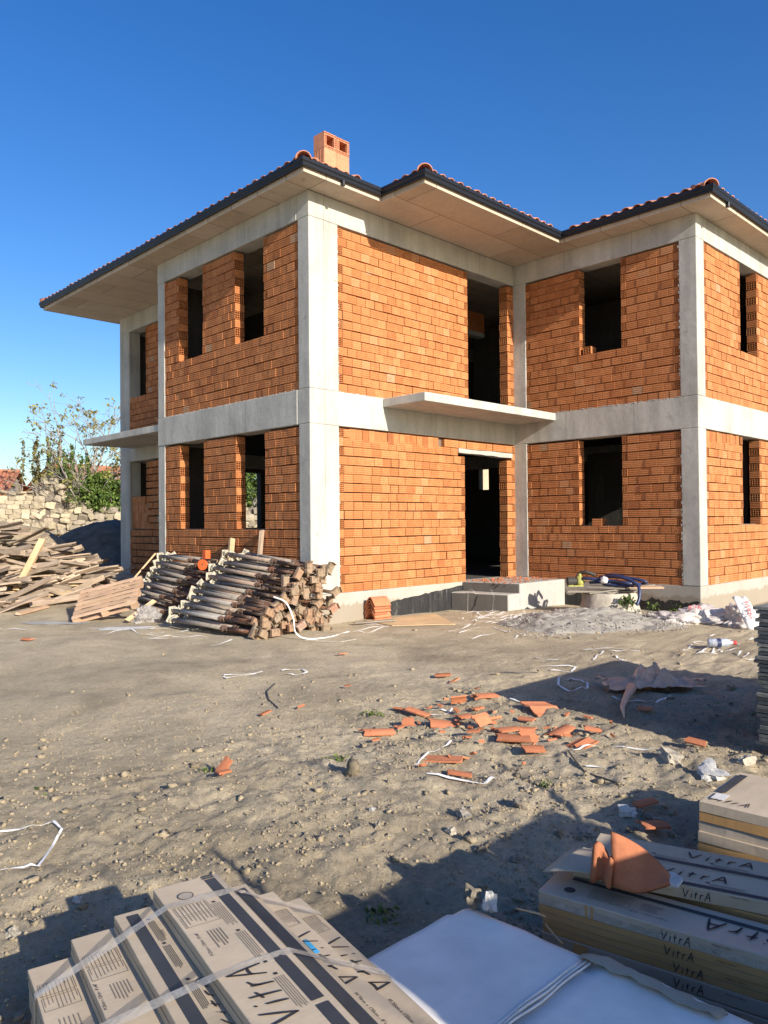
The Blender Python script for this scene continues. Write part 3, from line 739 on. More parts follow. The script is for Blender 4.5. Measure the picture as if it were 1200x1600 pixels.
# ------------------------------------------------------------------ background beyond the house
def lump(seed, sx=1, sy=1, sz=1, rough=.25, n=1, boxy=.55):
    bm = bmesh.new(); bmesh.ops.create_cube(bm, size=2); bmesh.ops.subdivide_edges(bm, edges=bm.edges[:], cuts=n, use_grid_fill=True)
    for v in bm.verts:
        d = v.co.normalized(); p = v.co*boxy+d*(1-boxy)
        k = 1+rough*noise.noise(d*1.7+Vector((seed*3.1, seed, 0)))*1.6
        v.co = Vector((p.x*sx*k, p.y*sy*k, p.z*sz*k))
    m = MB(); m.add([v.co[:] for v in bm.verts], [tuple(v.index for v in f.verts) for f in bm.faces], ((seed*.37)%1, .5, .5)); bm.free(); return m
SM = [lump(i, .5, .5, .5, .22, 1, .72).mesh('stone', MT['stone']) for i in range(8)]
def stone_wall(name, label, path, prof, thick=.45, maxn=150, size=(.22,.48), hrow=(.15,.24), rubble=False):
    """path: plan points; prof(t)->top height; stones as separate pieces where they show"""
    w = thing(name, label, 'stone wall', (path[0][0], path[0][1], gz(*path[0])), world=True)
    core = MB(); st = []
    tot = 0; segs = []
    for p, q in zip(path, path[1:]): L = (Vector(q)-Vector(p)).length; segs.append((Vector(p), Vector(q), tot, L)); tot += L
    for p, q, t0, L in segs:
        d = (q-p).normalized(); n = Vector((d.y, -d.x)); rz = math.atan2(d.y, d.x)
        n_c = max(1, int(L/.5))
        for i in range(n_c):
            a, b = p+d*L*i/n_c, p+d*L*(i+1)/n_c; za = min(gz(*a), gz(*b))-.3; zt = min(prof((t0+L*i/n_c)/tot), prof((t0+L*(i+1)/n_c)/tot))-.12
            if zt > za:
                mat4 = Matrix.Translation((a.x, a.y, 0))@Matrix.Rotation(rz, 4, 'Z'); core.box((0,-.02+.06,za), (L/n_c+.001,thick-.06,zt), mat4)
        z = gz(*p)-.15; row = 0
        while z < 4:
            h = random.uniform(*hrow); x = random.uniform(0,.2)-.2
            while x < L:
                wd = random.uniform(*size); xc = x+wd/2; top = prof((t0+min(max(xc,0),L))/tot)
                if z+h*.6 < top+random.uniform(-.1,.1):
                    c = p+d*xc; y = (random.gauss(.06,.03) if not rubble else random.gauss(.05,.09))
                    st.append((Vector((c.x-n.x*y, c.y-n.y*y, z+h/2)), rz, wd*1.03, random.uniform(.22,.34), h*1.06, top-z))
                x += wd
            z += h*.97; row += 1
    core.build('wall_core', MT['mortar'] if rubble else MT['cement'], w)
    def key(s):
        x, y, zc = psize(s[0]); return 0 if (zc < 0 or x < -20 or x > 420 or y > 950) else 1/zc
    st.sort(key=key, reverse=True); rest = MB()
    for i, (c, rz, sx, sy, sz, tp) in enumerate(st):
        j = .25 if rubble else .07; k = random.randrange(8); rot = (random.gauss(0,j), random.gauss(0,j), rz+random.gauss(0,j*.8))
        if i < maxn: inst('stone', SM[k], w, c, rot, (sx, sy, sz))
        else:
            mm = Matrix.Translation(c)@Euler(rot).to_matrix().to_4x4()@Matrix.Diagonal((sx, sy, sz, 1)); me = SM[k]
            rest.add([mm@v.co for v in me.vertices], [tuple(f.vertices) for f in me.polygons], (random.random(), .5, .5))
    if rest.v: o = rest.build('stone', MT['stone'], w); o['kind'] = 'stuff'
    return w
stone_wall('stone_wall', 'cream dry stone wall with level top behind the timber heap at far left', [(-4.92,33.03),(4.52,31.44),(7.05,30.9)], lambda t: 2.59+.07*math.sin(t*30), maxn=270, size=(.28,.6), hrow=(.19,.29))
def ruin(t):
    if t < .16: return 3.56-.7*abs(t-.07)/.09
    return 2.36-.72*S((t-.16)/.3)+.22*math.sin(t*37)
stone_wall('collapsed_wall', 'collapsed rubble wall with jagged top under the bare fig tree', [(7.05,30.77),(8.38,29.57),(11.17,26.78),(17.02,22.79),(25.0,18.27)], lambda t: ruin(min(1,t*2.2)) if t < .455 else 2.2+.2*math.sin(t*50), maxn=270, size=(.26,.62), hrow=(.2,.36), rubble=True)
# capping tiles along the left wall
for i in range(17):
    cq = Vector((-0.0,32.21)).lerp(Vector((6.91,30.93)), i/16)
    inst('coping_tile', SM[i % 8], bpy.data.objects['stone_wall'], (cq.x, cq.y, 2.69+random.uniform(-.03,.03)), (random.gauss(0,.2), random.gauss(0,.2), random.gauss(0,.3)), (.40,.5,.10))
# soil heaps
def heap(name, c, rx, ry, h, mat, seed, lumps=.12):
    m = MB(); n, k = 40, 16; P = []
    for j in range(k):
        r_ = j/(k-1)
        for i in range(n):
            a = 2*PI*i/(n-1); x = c[0]+math.cos(a)*rx*r_; y = c[1]+math.sin(a)*ry*r_
            hh = h*(1-S(r_))**.9; z = gz(x,y)-.06*(r_**2)+hh+lumps*(1-r_)*fbm((x*1.1+seed,y*1.1,seed),4)
            P.append((x,y,z))
    m.grid(P, n, k); o = m.build(name, MT[mat], None, True); o['kind'] = 'structure'; return o
heap('soil_heap', (2.6,12.6), 3.0, 2.8, 1.25, 'soilheap', 3.); heap('soil_heap', (-.3,12.6), 3.6, 2.6, 1.15, 'clod', 8., .25); heap('soil_heap', (6.5,16.3), 3, 1.6, .9, 'soilheap', 5.)

# trees and bushes
def leaf_cloud(m, c, rad, n, size, bias=.4, seed=0, flat=1):
    for i in range(n):
        d = Vector((random.gauss(0,1), random.gauss(0,1), random.gauss(0,1))).normalized()*(random.random()**bias)
        p = Vector((c[0]+d.x*rad[0], c[1]+d.y*rad[1], c[2]+d.z*rad[2]))
        if noise.noise(p*1.4/max(.3,rad[0])*1.6+Vector((seed,0,0))) < -.18: continue
        s = size*random.uniform(.6,1.3); e = Euler((random.uniform(-1.2,1.2), random.uniform(-1.2,1.2), random.uniform(0,6.3))).to_matrix()
        q = [e@Vector(v)*s+p for v in ((-.5,0,0),(0,-.28,.05),(.55,0,-.02),(0,.28,.05))]
        m.add(q, [(0,1,2,3)], (random.random(), .5, .5))
def bush(name, label, c, rad, n, size, mat, cat='bush', stems=7, group=None):
    b = thing(name, label, cat, (c[0], c[1], c[2]-rad[2]), group=group, world=True)
    m = MB()
    for i in range(5): 
        q = (c[0]+random.uniform(-.5,.5)*rad[0], c[1]+random.uniform(-.5,.5)*rad[1], c[2]+random.uniform(-.4,.4)*rad[2]); leaf_cloud(m, q, tuple(r_*random.uniform(.5,.75) for r_ in rad), n//5, size, .45, i*3.3+c[0])
    m.build('foliage', MT[mat], b)
    m = MB()
    for i in range(stems):
        a = random.uniform(0,6.3); t = Vector((c[0]+math.cos(a)*rad[0]*.6, c[1]+math.sin(a)*rad[1]*.6, c[2]+rad[2]*random.uniform(.3,.9)))
        p = Vector((c[0], c[1], c[2]-rad[2])); m.tube([p, (p+t)/2+Vector((random.uniform(-.1,.1),)*3), t], [.03,.02,.008], 5)
    m.build('stem', MT['bark'], b)
def spiky(name, label, c, rad, n, size, mat, mat_cat='shrub'):
    b = thing(name, label, mat_cat, (c[0], c[1], c[2]-.6), world=True); m = MB(); st = MB()
    for i in range(16):
        a = random.uniform(0,6.3); r_ = random.random()**.5; p = Vector((c[0]+math.cos(a)*rad[0]*r_, c[1]+math.sin(a)*rad[1]*r_, c[2]-.5)); h = rad[2]*random.uniform(.6,1.25)
        t = p+Vector((random.uniform(-.15,.15), random.uniform(-.15,.15), h+.5)); st.tube([p,t], [.02,.006], 4)
        for k in range(n):
            f = random.uniform(.15,1); q = p.lerp(t, f); leaf_cloud(m, q, (.13*(1.2-f*.6),)*2+(.12,), 2, size, .5, i)
    m.build('foliage', MT[mat], b); st.build('stem', MT['bark'], b)
spiky('shrub', 'upright olive green shrub on the ruin beside the tiled roof', (7.98,32.23,3.36), (1.25,1.0,2.0), 46, .2, 'drybush')
spiky('shrub', 'dense upright green shrub in the middle of the ruin top', (8.75,30.6,3.2), (1.2,1.0,1.7), 60, .2, 'bush')
bush('bush', 'dark green spreading bush hanging over the rubble wall', (9.35,29.75,2.35), (1.75,1.2,1.1), 5200, .18, 'bush')
bush('bush', 'broad green bush touching the far corner of the house', (10.3,28.9,2.5), (1.4,1.2,1.3), 4400, .19, 'bush')
bush('bush', 'brown half dry bush behind the rubble wall', (10.6,31.2,3.0), (2.0,1.6,1.45), 2200, .17, 'drybush')
bush('bush', 'green bush seen through the empty rear window', (16.49,25.32,3.36), (2.0,1.6,1.3), 2800, .2, 'bush')
def tree(name, label, base, limbs, leaves, lmat, lsize, cat='tree', r0=.09, depth=3, spread=.55, group=None, sub=(2,4)):
    t = thing(name, label, cat, base, group=group, world=True); m = MB(); tips = []
    def grow(p, d, L, r_, k):
        pts = [p]; q = p; dd = d.copy(); n = 5
        for i in range(n):
            dd = (dd+Vector((random.gauss(0,.13), random.gauss(0,.13), random.gauss(.02,.10)))).normalized(); q = q+dd*L/n; pts.append(q)
        m.tube(pts, [max(.010, 1.35*r_*(1-.6*i/n)) for i in range(n+1)], 6 if k < 2 else 4)
        if k >= depth: tips.append(pts[-1]); tips.append(pts[-2]); return
        for j in range(random.randint(*sub)):
            s = random.randint(2, n); nd = (dd+Vector((random.gauss(0,spread), random.gauss(0,spread), random.gauss(.1,spread*.8)))).normalized(); grow(pts[s], nd, L*random.uniform(.5,.75), r_*.45, k+1)
        tips.append(pts[-1])
    for d, L, r_ in limbs: grow(Vector(base), Vector(d).normalized(), L, r_, 0)
    m.build('trunk', MT['bark'], t, True)
    if leaves:
        lm = MB()
        for p in tips:
            if random.random() < leaves[0]: leaf_cloud(lm, p, (leaves[2],)*3, leaves[1], lsize, .6, p.x)
        lm.build('crown', MT[lmat], t)
    return t
# fig tree behind the far corner of the house
random.seed(21)
tree('fig_tree', 'nearly bare fig tree with pale limbs left of the house corner', (10.35,29.3,.3), [((-.62,.62,.62),4.0,.12),((-.45,.40,1.1),4.2,.11),((-.25,.25,1.2),4.0,.10),((-.75,.75,.42),3.9,.10),((.15,-.1,1.),3.8,.10),((-.55,.6,.95),3.9,.09),((-.68,.6,.75),4.0,.08)], (.24,8,.2), 'autumn', .19, depth=4, spread=.6, sub=(2,4))
random.seed(5)
# houses of the village and far trees
def village(name, label, c, w, d, h, rh, rz=0, mat='villagewall', rows=9, group=None):
    b = thing(name, label, 'house', (*c, gz(*c)), (0,0,rz), group); z0 = -.5
    m = MB(); m.box((-w/2,-d/2,z0), (w/2,d/2,h)); m.build('wall', MT[mat], b)
    m = MB(); m.add([(-w/2,-d/2,h),(-w/2,d/2,h),(-w/2,0,h+rh)], [(0,1,2)]); m.add([(w/2,-d/2,h),(w/2,d/2,h),(w/2,0,h+rh)], [(0,1,2)]); m.build('gable', MT[mat], b)
    a = math.atan2(rh, d/2); Ls = math.hypot(rh, d/2)+.35
    for s in (-1, 1):
        m = MB(); nx = int(w/.22); P = []
        for j in range(rows+1):
            for i in range(nx*2+1):
                q = Ls*j/rows; P.append((-w/2-.3+(w+.6)*i/(nx*2), s*(-q*math.cos(a)), h+rh-q*math.sin(a)+.06+(.07 if i % 2 else 0)+.03*((j*7) % 2)))
        m.grid(P, nx*2+1, rows+1); r_ = m.build('roof', MT['villagetile'], b)
        if s == 1:
            m = MB(); m.tube([(-w/2-.3,0,h+rh+.1),(w/2+.3,0,h+rh+.1)], .12, 8); m.build('ridge', MT['villagetile'], r_)
    for k in (-1, 1):
        m = MB(); m.box((k*w/4-.4,-d/2-.03,h*.4),(k*w/4+.4,-d/2-.002,h*.8)); m.build('window', MT['iron'], b)
    return b
village('village_house', 'low stone house with wide orange tiled roof at the left edge', (4.6,41.), 9.5, 8, 2.4, 1.5, -.5)
village('village_house', 'cream gabled house showing between the shrubs', (14.2,42.), 7, 7, 2.4, 1.7, .9)
village('village_house', 'small pale house block with flat parapet far behind the tiled roof', (3.5,62.), 4.5, 4, 4.6, .25, -.3)
village('village_house', 'tall pale stone house seen through the open front door', (24,15.5), 9, 7, 5.2, 1.8, -.65)
village('village_house', 'distant red roofed house right of the shrubs', (17,45.), 8, 7, 3.2, 1.8, .2)
for i, (x, y, h) in enumerate(((9.5,66,3.2),(14,60,3.0),(-6,75,3.0),(22,70,4),(40,60,4),(70,40,5))):
    bush('far_tree', ['small round tree on the skyline beside the tiled roof','broad tree on the skyline behind the shrubs','low tree on the skyline at the far left','tall tree hidden behind the house','wide tree behind the house','far tree to the right'][i], (x,y,gz(x,y)+h*.62+.6), (h*.75,h*.7,h*.62), 2600, .42, 'bush', 'tree')

# ------------------------------------------------------------------ timber heap
def plank_mesh(L, w, t, bend=0):
    m = MB(); n = 5; P = []
    sk = [random.uniform(-.02,.02) for _ in range(4)]
    for i in range(n):
        x = -L/2+L*i/(n-1); y0 = bend*(1-(2*i/(n-1)-1)**2)
        ends = sk if i in (0, n-1) else (0,0,0,0)
        P += [(x+ends[0],y0-w/2,-t/2),(x+ends[1],y0+w/2,-t/2),(x+ends[2],y0+w/2,t/2),(x+ends[3],y0-w/2,t/2)]
    fs = [(3,2,1,0), tuple(4*(n-1)+k for k in range(4))]
    for i in range(n-1):
        for k in range(4): fs.append((4*i+k, 4*i+(k+1)%4, 4*i+4+(k+1)%4, 4*i+4+k))
    m.add(P, fs); return m
random.seed(12)
PK = [plank_mesh(L, w, t, b).mesh('timber_plank', MT['plank']) for L, w, t, b in ((1.1,.10,.028,.02),(1.3,.12,.026,0),(1.8,.10,.03,.03),(1.2,.09,.05,0),(1.5,.12,.03,-.03),(.8,.11,.04,0),(1.4,.08,.08,0),(.6,.10,.06,0))]
def surf(u, v):
    r_ = math.hypot((u+2.3)/2.45, (v-7.6)/2.35); return 1.28*max(0, 1-r_**1.25)
for i in range(270):
    a = random.uniform(0, 2*PI); q = math.sqrt(random.random())*.97; u = -2.3+2.3*q*math.cos(a); v = 7.4+2.3*q*math.sin(a)
    if i < 150 and v > 8.3: v = 15.0-v-random.uniform(0,1)
    f = random.choice((1,1,1,.75,.45)); z = gz(u,v)+surf(u,v)*f+random.uniform(-.02,.06)
    yaw_ = random.gauss(-.55, .42) if random.random() < .8 else random.uniform(0, PI)
    o = inst('timber_plank', random.choice(PK), None, (u,v,z), (random.gauss(0,.45), random.gauss(-.05,.20), yaw_), (random.uniform(.75,1.1), random.uniform(.8,1.2), random.uniform(.8,1.2)))
    tag(o, 'weathered timber offcut lying in the jumbled heap left of the house', 'plank', 'timber offcuts in the heap')
def beam_between(name, label, cat, p, q, w, t, mat, roll=0, group=None):
    p, q = Vector(p), Vector(q); d = q-p; m = plank_mesh(d.length, w, t); o = m.build(name, MT[mat], None)
    o.location = (p+q)/2; o.rotation_euler = (d.to_track_quat('X','Z')@Euler((roll,0,0)).to_quaternion()).to_euler(); return tag(o, label, cat, group)
beam_between('timber_beam', 'thick pale squared timber leaning on the front of the timber heap', 'timber', (-2.28,5.75,-.12), (-1.66,6.15,.80), .11, .10, 'newwood', .4)
beam_between('timber_plank', 'long pale plank lying in front of the timber heap, upper of two', 'plank', (-2.95,5.9,-.16), (-1.0,5.75,-.06), .10, .03, 'newwood')
beam_between('timber_plank', 'long tan plank lying in front of the timber heap, lower of two', 'plank', (-2.3,5.75,-.19), (-1.15,5.2,-.16), .14, .03, 'newwood', .3)
beam_between('timber_plank', 'reddish split board on the dirt left of the pallet', 'plank', (-2.75,4.9,-.30), (-1.9,5.2,-.20), .09, .03, 'palletwood', .3)
beam_between('timber_plank', 'short broken board nearest the viewer left of the pallet', 'plank', (-2.72,4.35,-.375), (-2.1,4.75,-.33), .08, .03, 'palletwood', .2)
beam_between('timber_plank', 'dark board half under the long planks by the pallet', 'plank', (-2.3,5.0,-.30), (-1.2,4.9,-.20), .12, .04, 'plank', .5)
beam_between('timber_plank', 'pale green painted plank at the left edge of the picture', 'plank', (-3.1,5.3,-.26), (-2.35,5.35,-.24), .08, .03, 'greywood')
beam_between('wood_stick', 'thin pale stick leaning on the left wall corner', 'stick', (-.55,4.95,-.12), (-.06,4.72,.52), .035, .03, 'newwood')
beam_between('timber_post', 'pale wooden post end standing behind the right prop pile', 'post', (-.12,2.05,.25), (-.05,2.05,.84), .09, .05, 'newwood', 1.57)
beam_between('timber_post', 'wooden post leaning under the right hand ground floor window', 'post', (-.22,1.12,-.1), (-.04,1.2,.98), .07, .05, 'plank', 1.57)
beam_between('timber_plank', 'short pale board on the ground in front of the left prop pile', 'plank', (-1.75,2.4,-.41), (-1.15,2.65,-.16), .07, .03, 'newwood', .5)
# pallet tilted against the props
A = Vector((-2.331,3.115,-.40)); X = Vector((.737,-.633,.236)).normalized(); Y = Vector((.496,.744,.447)); Y = (Y-X*Y.dot(X)).normalized(); Z = X.cross(Y)
PM = Matrix((( X.x,Y.x,Z.x,A.x),(X.y,Y.y,Z.y,A.y),(X.z,Y.z,Z.z,A.z),(0,0,0,1)))
pal = thing('wooden_pallet', 'tilted wooden pallet between the timber heap and the steel props', 'pallet'); pal.matrix_world = PM
def lbox(name, lo, hi, mat, parent, bevel=0):
    m = MB(); m.box(lo, hi); return m.build(name, MT[mat], parent, bevel=bevel)
for i in range(7):
    y = .0+i*.126; lbox('slat', (0,y,.0), (1.03,y+.076,.02), 'palletwood', pal, .003)
for x in (0, .46, .93):
    lbox('runner', (x,0,-.022), (x+.10,.83,-.002), 'palletwood', pal)
    for y in (0, .36, .73): lbox('block', (x,y,-.10), (x+.10,y+.10,-.023), 'palletwood', pal)
for y in (.05, .66): lbox('bottom_board', (0,y,-.122), (1.03,y+.10,-.101), 'palletwood', pal)

# ------------------------------------------------------------------ steel props
def prop_proto(L, split, headmat, cat_label, group):
    t = thing('steel_prop', cat_label, 'scaffold prop', group=group)
    m = MB(); m.tube([(0,0,0),(L*split,0,0)], .031, 10); m.build('outer_tube', MT['prop'], t, True)
    m = MB(); m.tube([(L*split-.02,0,0),(L,0,0)], .027, 10); m.build('inner_tube', MT['collar'], t, True)
    m = MB(); x = L*split
    m.tube([(x-.07,0,0),(x-.06,0,0),(x-.06,0,0),(x-.02,0,0),(x-.02,0,0),(x+.05,0,0)], [.037,.037,.046,.046,.039,.037], 8); m.tube([(x-.04,-.055,.01),(x-.04,.055,-.01)], .006, 5); c = m.build('collar', MT['collar'], t)
    m = MB(); m.box((-.006,-.06,-.06),(.002,.06,.06)); 
    for _ in range(7):
        q = lump(random.randint(0,99), random.uniform(.018,.04), random.uniform(.02,.035), random.uniform(.02,.04), .4, 1, .3); o = Vector((random.uniform(-.02,.06), random.uniform(-.03,.03), random.uniform(-.03,.03))); m.add([Vector(v)+o for v in q.v], q.f)
    m.build('base_plate', MT['cement'], t)
    m = MB(); m.box((L,-.088,-.044),(L+.006,.088,.044)); m.box((L+.006,-.088,-.044),(L+.045,-.082,.044)); m.box((L+.006,.082,-.044),(L+.045,.088,.044)); m.box((L-.05,-.088,.0445),(L+.004,.088,.05)); m.box((L-.05,-.088,-.05),(L+.004,.088,-.0445)); m.build('head_plate', MT[headmat], t)
    return t
random.seed(33)
GL1 = ('rusty grey steel prop in the bundle at the house corner, head plate facing front', 'steel props in the right bundle')
GL2 = ('rusty grey steel prop in the rear bundle below the first ground floor window', 'steel props in the left bundle')
protos = [prop_proto(2.02, .62, 'head', *GL1), prop_proto(1.92, .68, 'head', *GL1), prop_proto(2.08, .55, 'redhead', *GL1), prop_proto(2.0, .6, 'head', *GL1)]
used = [False]*4
def place(pi, loc, rot, lab=None):
    p = protos[pi]
    if not used[pi]: used[pi] = True; o = p
    else: o = copy_tree(p)
    o.location = loc; o.rotation_euler = rot
    if lab: o['label'], o['group'] = lab
    return o
for k in range(10):
    z = -.42+k*.100; um = -1.52+k*.112
    n = max(2, int((-.17-um)/.112))
    for i in range(n+1):
        u = um+(-.17-um)*i/n+random.gauss(0,.012)
        if k < 8 and i > 4 and k > 0 and random.random() < .15: continue
        o = place(random.choice((0,0,0,0,1,1,1,1,2,3,3,3,3)), (u+.02, 1.55+random.gauss(0,.07), z+.09+.002*k+random.gauss(0,.012)), (0,0,0))
        d = Vector((random.gauss(.06,.03), -1, -.035+random.gauss(0,.018)+(-.004*k))); o.rotation_euler = (d.to_track_quat('X','Z')@Euler((random.choice((0,1.57,.5,-.5,1.0,random.uniform(0,3))),0,0)).to_quaternion()).to_euler()
for k in range(8):
    z = -.40+k*.118; um = -.95+k*.085
    for i in range(4):
        u = um+i*.13+random.gauss(0,.015)
        if u > -.08: continue
        d = Vector((random.gauss(-.02,.03), -1, random.gauss(-.05,.02)))
        o = place(random.randrange(4), (u, 3.95+random.gauss(0,.06), z+.08), (d.to_track_quat('X','Z')@Euler((random.uniform(0,3),0,0)).to_quaternion()).to_euler(), GL2)
t = thing('prop_base_disc', 'bright orange round base disc standing among the prop ends', 'base plate', (-.80,1.75,.44), (0,0,.5))
def ring(m, r0, r1, x0, x1, n=20):
    vs = []; fs = []
    for i in range(n):
        a = 2*PI*i/n; c, s = math.cos(a), math.sin(a)
        vs += [(x0,r0*c,r0*s),(x0,r1*c,r1*s),(x1,r1*c,r1*s),(x1,r0*c,r0*s)]
    for i in range(n):
        j = (i+1)%n
        for k in range(4): fs.append((4*i+k, 4*j+k, 4*j+(k+1)%4, 4*i+(k+1)%4))
    m.add(vs, fs)
m = MB(); ring(m, .020, .085, -.005, .012); m.build('disc', MT['orange'], t); m = MB(); m.tube([(.0,0,0),(.25,.0,.0)], .018, 8); m.build('spindle', MT['collar'], t)
lbo = lbox('clamp', (-.65,1.9,.52), (-.56,2.0,.66), 'orange', None, .01); tag(lbo, 'orange steel clamp on top of the left prop bundle', 'clamp')

# ------------------------------------------------------------------ spilt concrete, well ring, pump and hoses
m = MB(); n, k = 150, 60; P = []
for j in range(k):
    r_ = j/(k-1)
    for i in range(n):
        a = 2*PI*i/(n-1); w = 1+.13*noise.noise(Vector((math.cos(a)*1.7,math.sin(a)*1.7,4)))
        x, y = 1.62*r_*w*math.cos(a), 1.15*r_*w*math.sin(a); cs, sn = math.cos(-.62), math.sin(-.62); u, v = 3.12+x*cs-y*sn, -2.92+x*sn+y*cs
        e = (1-r_**3.2); z = gz(u,v)-.05+.22*e*(1-.6*S((-v-2.7)/1.3))+.05*fbm((u*2.6,v*2.6,2),5)*min(1,e*2)+.014*noise.turbulence(Vector((u*9,v*9,1)),3,False)*min(1,e*2)+.03*fbm((u*1.1,v*1.1,5),2)-.05*max(0,1-abs(noise.noise(Vector((u*1.7,v*1.7,9))))*14)*min(1,e*3)
        P.append((u,v,z))
m.grid(P, n, k); o = m.build('spilt_concrete', MT['mound'], None, True); tag(o, 'grey cracked mound of spilt concrete in front of the right wing', 'concrete mound')
def cl(rad, n): 
    for i in range(n):
        a = random.uniform(0,6.3); u, v = 3.2+math.cos(a)*rad*1.5*random.random()**.35*1.2, -2.95+math.sin(a)*rad*random.random()**.35*1.2
        q = math.hypot((u-3.1)/1.6,(v+2.95)/1.3); crumb((u,v,gz(u,v)+(.16*max(0,1-q**3.2) if q < 1 else 0)+.012), .006+.018*random.random()**3)
m = MB(); cl(1.05, 900); o = m.build('concrete_crumbs', MT['mound'], None); o['kind'] = 'stuff'
well = thing('well_ring', 'short tan round stone well ring under the boards and hoses', 'well', (4.28,-2.52,-.36))
m = MB(); nn = 40; prf = [(.50,-.1),(.47,.02),(.44,.12),(.43,.24),(.40,.27),(.33,.27),(.33,0)]
P = []
for j, (r_, z) in enumerate(prf):
    for i in range(nn): a = 2*PI*i/(nn-1); q = r_*(1+.05*noise.noise(Vector((math.cos(a)*3,math.sin(a)*3,z*4)))); P.append((q*math.cos(a), q*math.sin(a), z))
m.grid(P, nn, len(prf)); m.build('ring', MT['bigstone'], well, True)
BG = 'weathered boards on the well'
for i, (x, y, z, rz, L, lab) in enumerate(((4.12,-2.45,-.07,-.9,1.1,'grey board lying lowest across the well ring'),(4.3,-2.7,-.04,-.6,1.15,'middle grey board across the well ring'),(4.2,-2.62,-.01,-1.1,.8,'top splintered board across the well ring'),(4.5,-3.0,.0,-.8,.6,'dark red-brown board end sticking out right of the hoses'))):
    o = plank_mesh(L, .2, .025).build('grey_board', MT['greywood' if i < 3 else 'palletwood'], None); o.location = (x,y,z); o.rotation_euler = (random.gauss(0,.05), random.gauss(0,.05), rz); tag(o, lab, 'board', BG)
pump = thing('water_pump', 'small yellow and black water pump at the left end of the well boards', 'pump', (4.02,-2.02,-.01), (0,0,-.75))
m = MB(); m.tube([(-.13,0,.085),(-.12,0,.085),(-.12,0,.085),(0,0,.085),(0,0,.085),(.03,0,.085)], [.05,.05,.078,.078,.06,.06], 14); m.build('motor', MT['iron'], pump)
m = MB(); m.tube([(.03,0,.085),(.05,0,.085),(.12,0,.085),(.16,0,.085)], [.06,.088,.088,.045], 14); m.tube([(.09,0,.16),(.09,0,.21)], .028, 10); m.build('pump_housing', MT['pump'], pump, True)
m = MB(); m.box((-.12,-.07,0),(.14,.07,.02)); m.box((-.1,-.05,.02),(-.03,.05,.05)); m.build('foot', MT['pump'], pump)
m = MB(); m.tube([(.17,0,.085),(.26,0,.085)], .02, 8); m.build('outlet', MT['collar'], pump)
def hose(pts, r_, label, mat='hose', cat='hose', name='water_hose', group=None):
    P = []; pts = [Vector(p) for p in pts]
    for i in range(len(pts)-1):
        p0, p1, p2, p3 = pts[max(i-1,0)], pts[i], pts[i+1], pts[min(i+2,len(pts)-1)]
        for k in range(6):
            t = k/6; P.append(.5*((2*p1)+(p2-p0)*t+(2*p0-5*p1+4*p2-p3)*t*t+(3*p1-p0-3*p2+p3)*t**3))
    P.append(pts[-1]); m = MB(); m.tube(P, r_, 8); o = m.build(name, MT[mat], None, True); return tag(o, label, cat, group)
hose([(4.1,-2.1,.12),(4.05,-2.25,.13),(4.2,-2.6,.10),(4.15,-2.9,.08),(4.4,-3.0,.05),(4.35,-2.55,.07),(4.1,-2.25,.06)], .024, 'blue hose coiled nearest the pump')
hose([(4.35,-2.3,.13),(4.25,-2.7,.17),(4.2,-3.05,.06),(4.12,-3.13,-.12),(4.05,-3.12,-.25)], .026, 'thick blue hose whose end hangs down right of the well')
hose([(4.45,-2.35,.15),(4.35,-2.75,.16),(4.4,-3.1,.10),(4.5,-2.95,.05),(4.4,-2.6,.04),(4.2,-2.45,.04),(4.15,-2.7,.035),(4.3,-2.95,.03)], .022, 'thin blue hose looped on top of the boards')
hose([(4.45,-2.2,.10),(4.35,-2.5,.19),(4.3,-2.8,.16),(4.3,-3.0,.07)], .022, 'blue hose arching over the middle of the coil')
hose([(4.16,-1.98,.12),(4.2,-2.02,.20),(4.22,-2.14,.22),(4.3,-2.25,.17)], .03, 'dark short suction pipe curving up above the pump', 'iron', 'pipe', 'suction_pipe')
o = lump(5, .06, .05, .06, .3, 2, .3).build('white_rag', MT['white'], None, True); o.location = (4.12,-2.52,.11); tag(o, 'small white rag on the blue hoses', 'rag')
for (x, y, z, n, lab) in ((4.0,-2.98,-.20,160,'green weed growing below the hose end'),(4.2,-3.3,-.28,60,'small weed right of the hose end'),(4.95,-3.35,-.40,70,'low green weed at the foot of the right wing corner')):
    w = thing('weed', lab, 'weed', (x,y,z-.1), world=True); m = MB(); leaf_cloud(m, (x,y,z), (.14,.14,.10), n, .07, .6, 2); m.build('leaves', MT['leaf'], w); m = MB(); m.tube([(x,y,z-.15),(x,y,z+.05)], .006, 4); m.build('stem', MT['leaf'], w)

# ------------------------------------------------------------------ plastic sacks, sheets, bottle
def crumple(name, label, cat, c, rad, rz, mat, seed, amp=.35, fr=2.2, parent=None):
    bm = bmesh.new(); bmesh.ops.create_icosphere(bm, subdivisions=5, radius=1)
    m = MB(); vs = []
    for v in bm.verts:
        d = v.co.normalized(); k = 1+amp*noise.noise(d*1.3+Vector((seed,0,0)))+amp*.55*(abs(noise.noise(d*fr*1.6+Vector((0,seed,0))))-.25)*1.6+amp*.25*(abs(noise.noise(d*fr*4+Vector((0,seed,3))))-.25)
        p = Vector((d.x*rad[0]*k, d.y*rad[1]*k, max(-.02, d.z*k*rad[2]))); vs.append(p)
    m.add(vs, [tuple(v.index for v in f.verts) for f in bm.faces]); bm.free()
    o = m.build(name, MT[mat], None, True); o.location = c; o.rotation_euler = (0,0,rz); return tag(o, label, cat)
s1 = crumple('plastic_sack', 'crumpled white plastic sack lying left, beside the right wing corner', 'sack', (4.35,-3.98,gz(4,-4)), (.62,.30,.22), -.85, 'sack', 3.3, .5, 2.6)
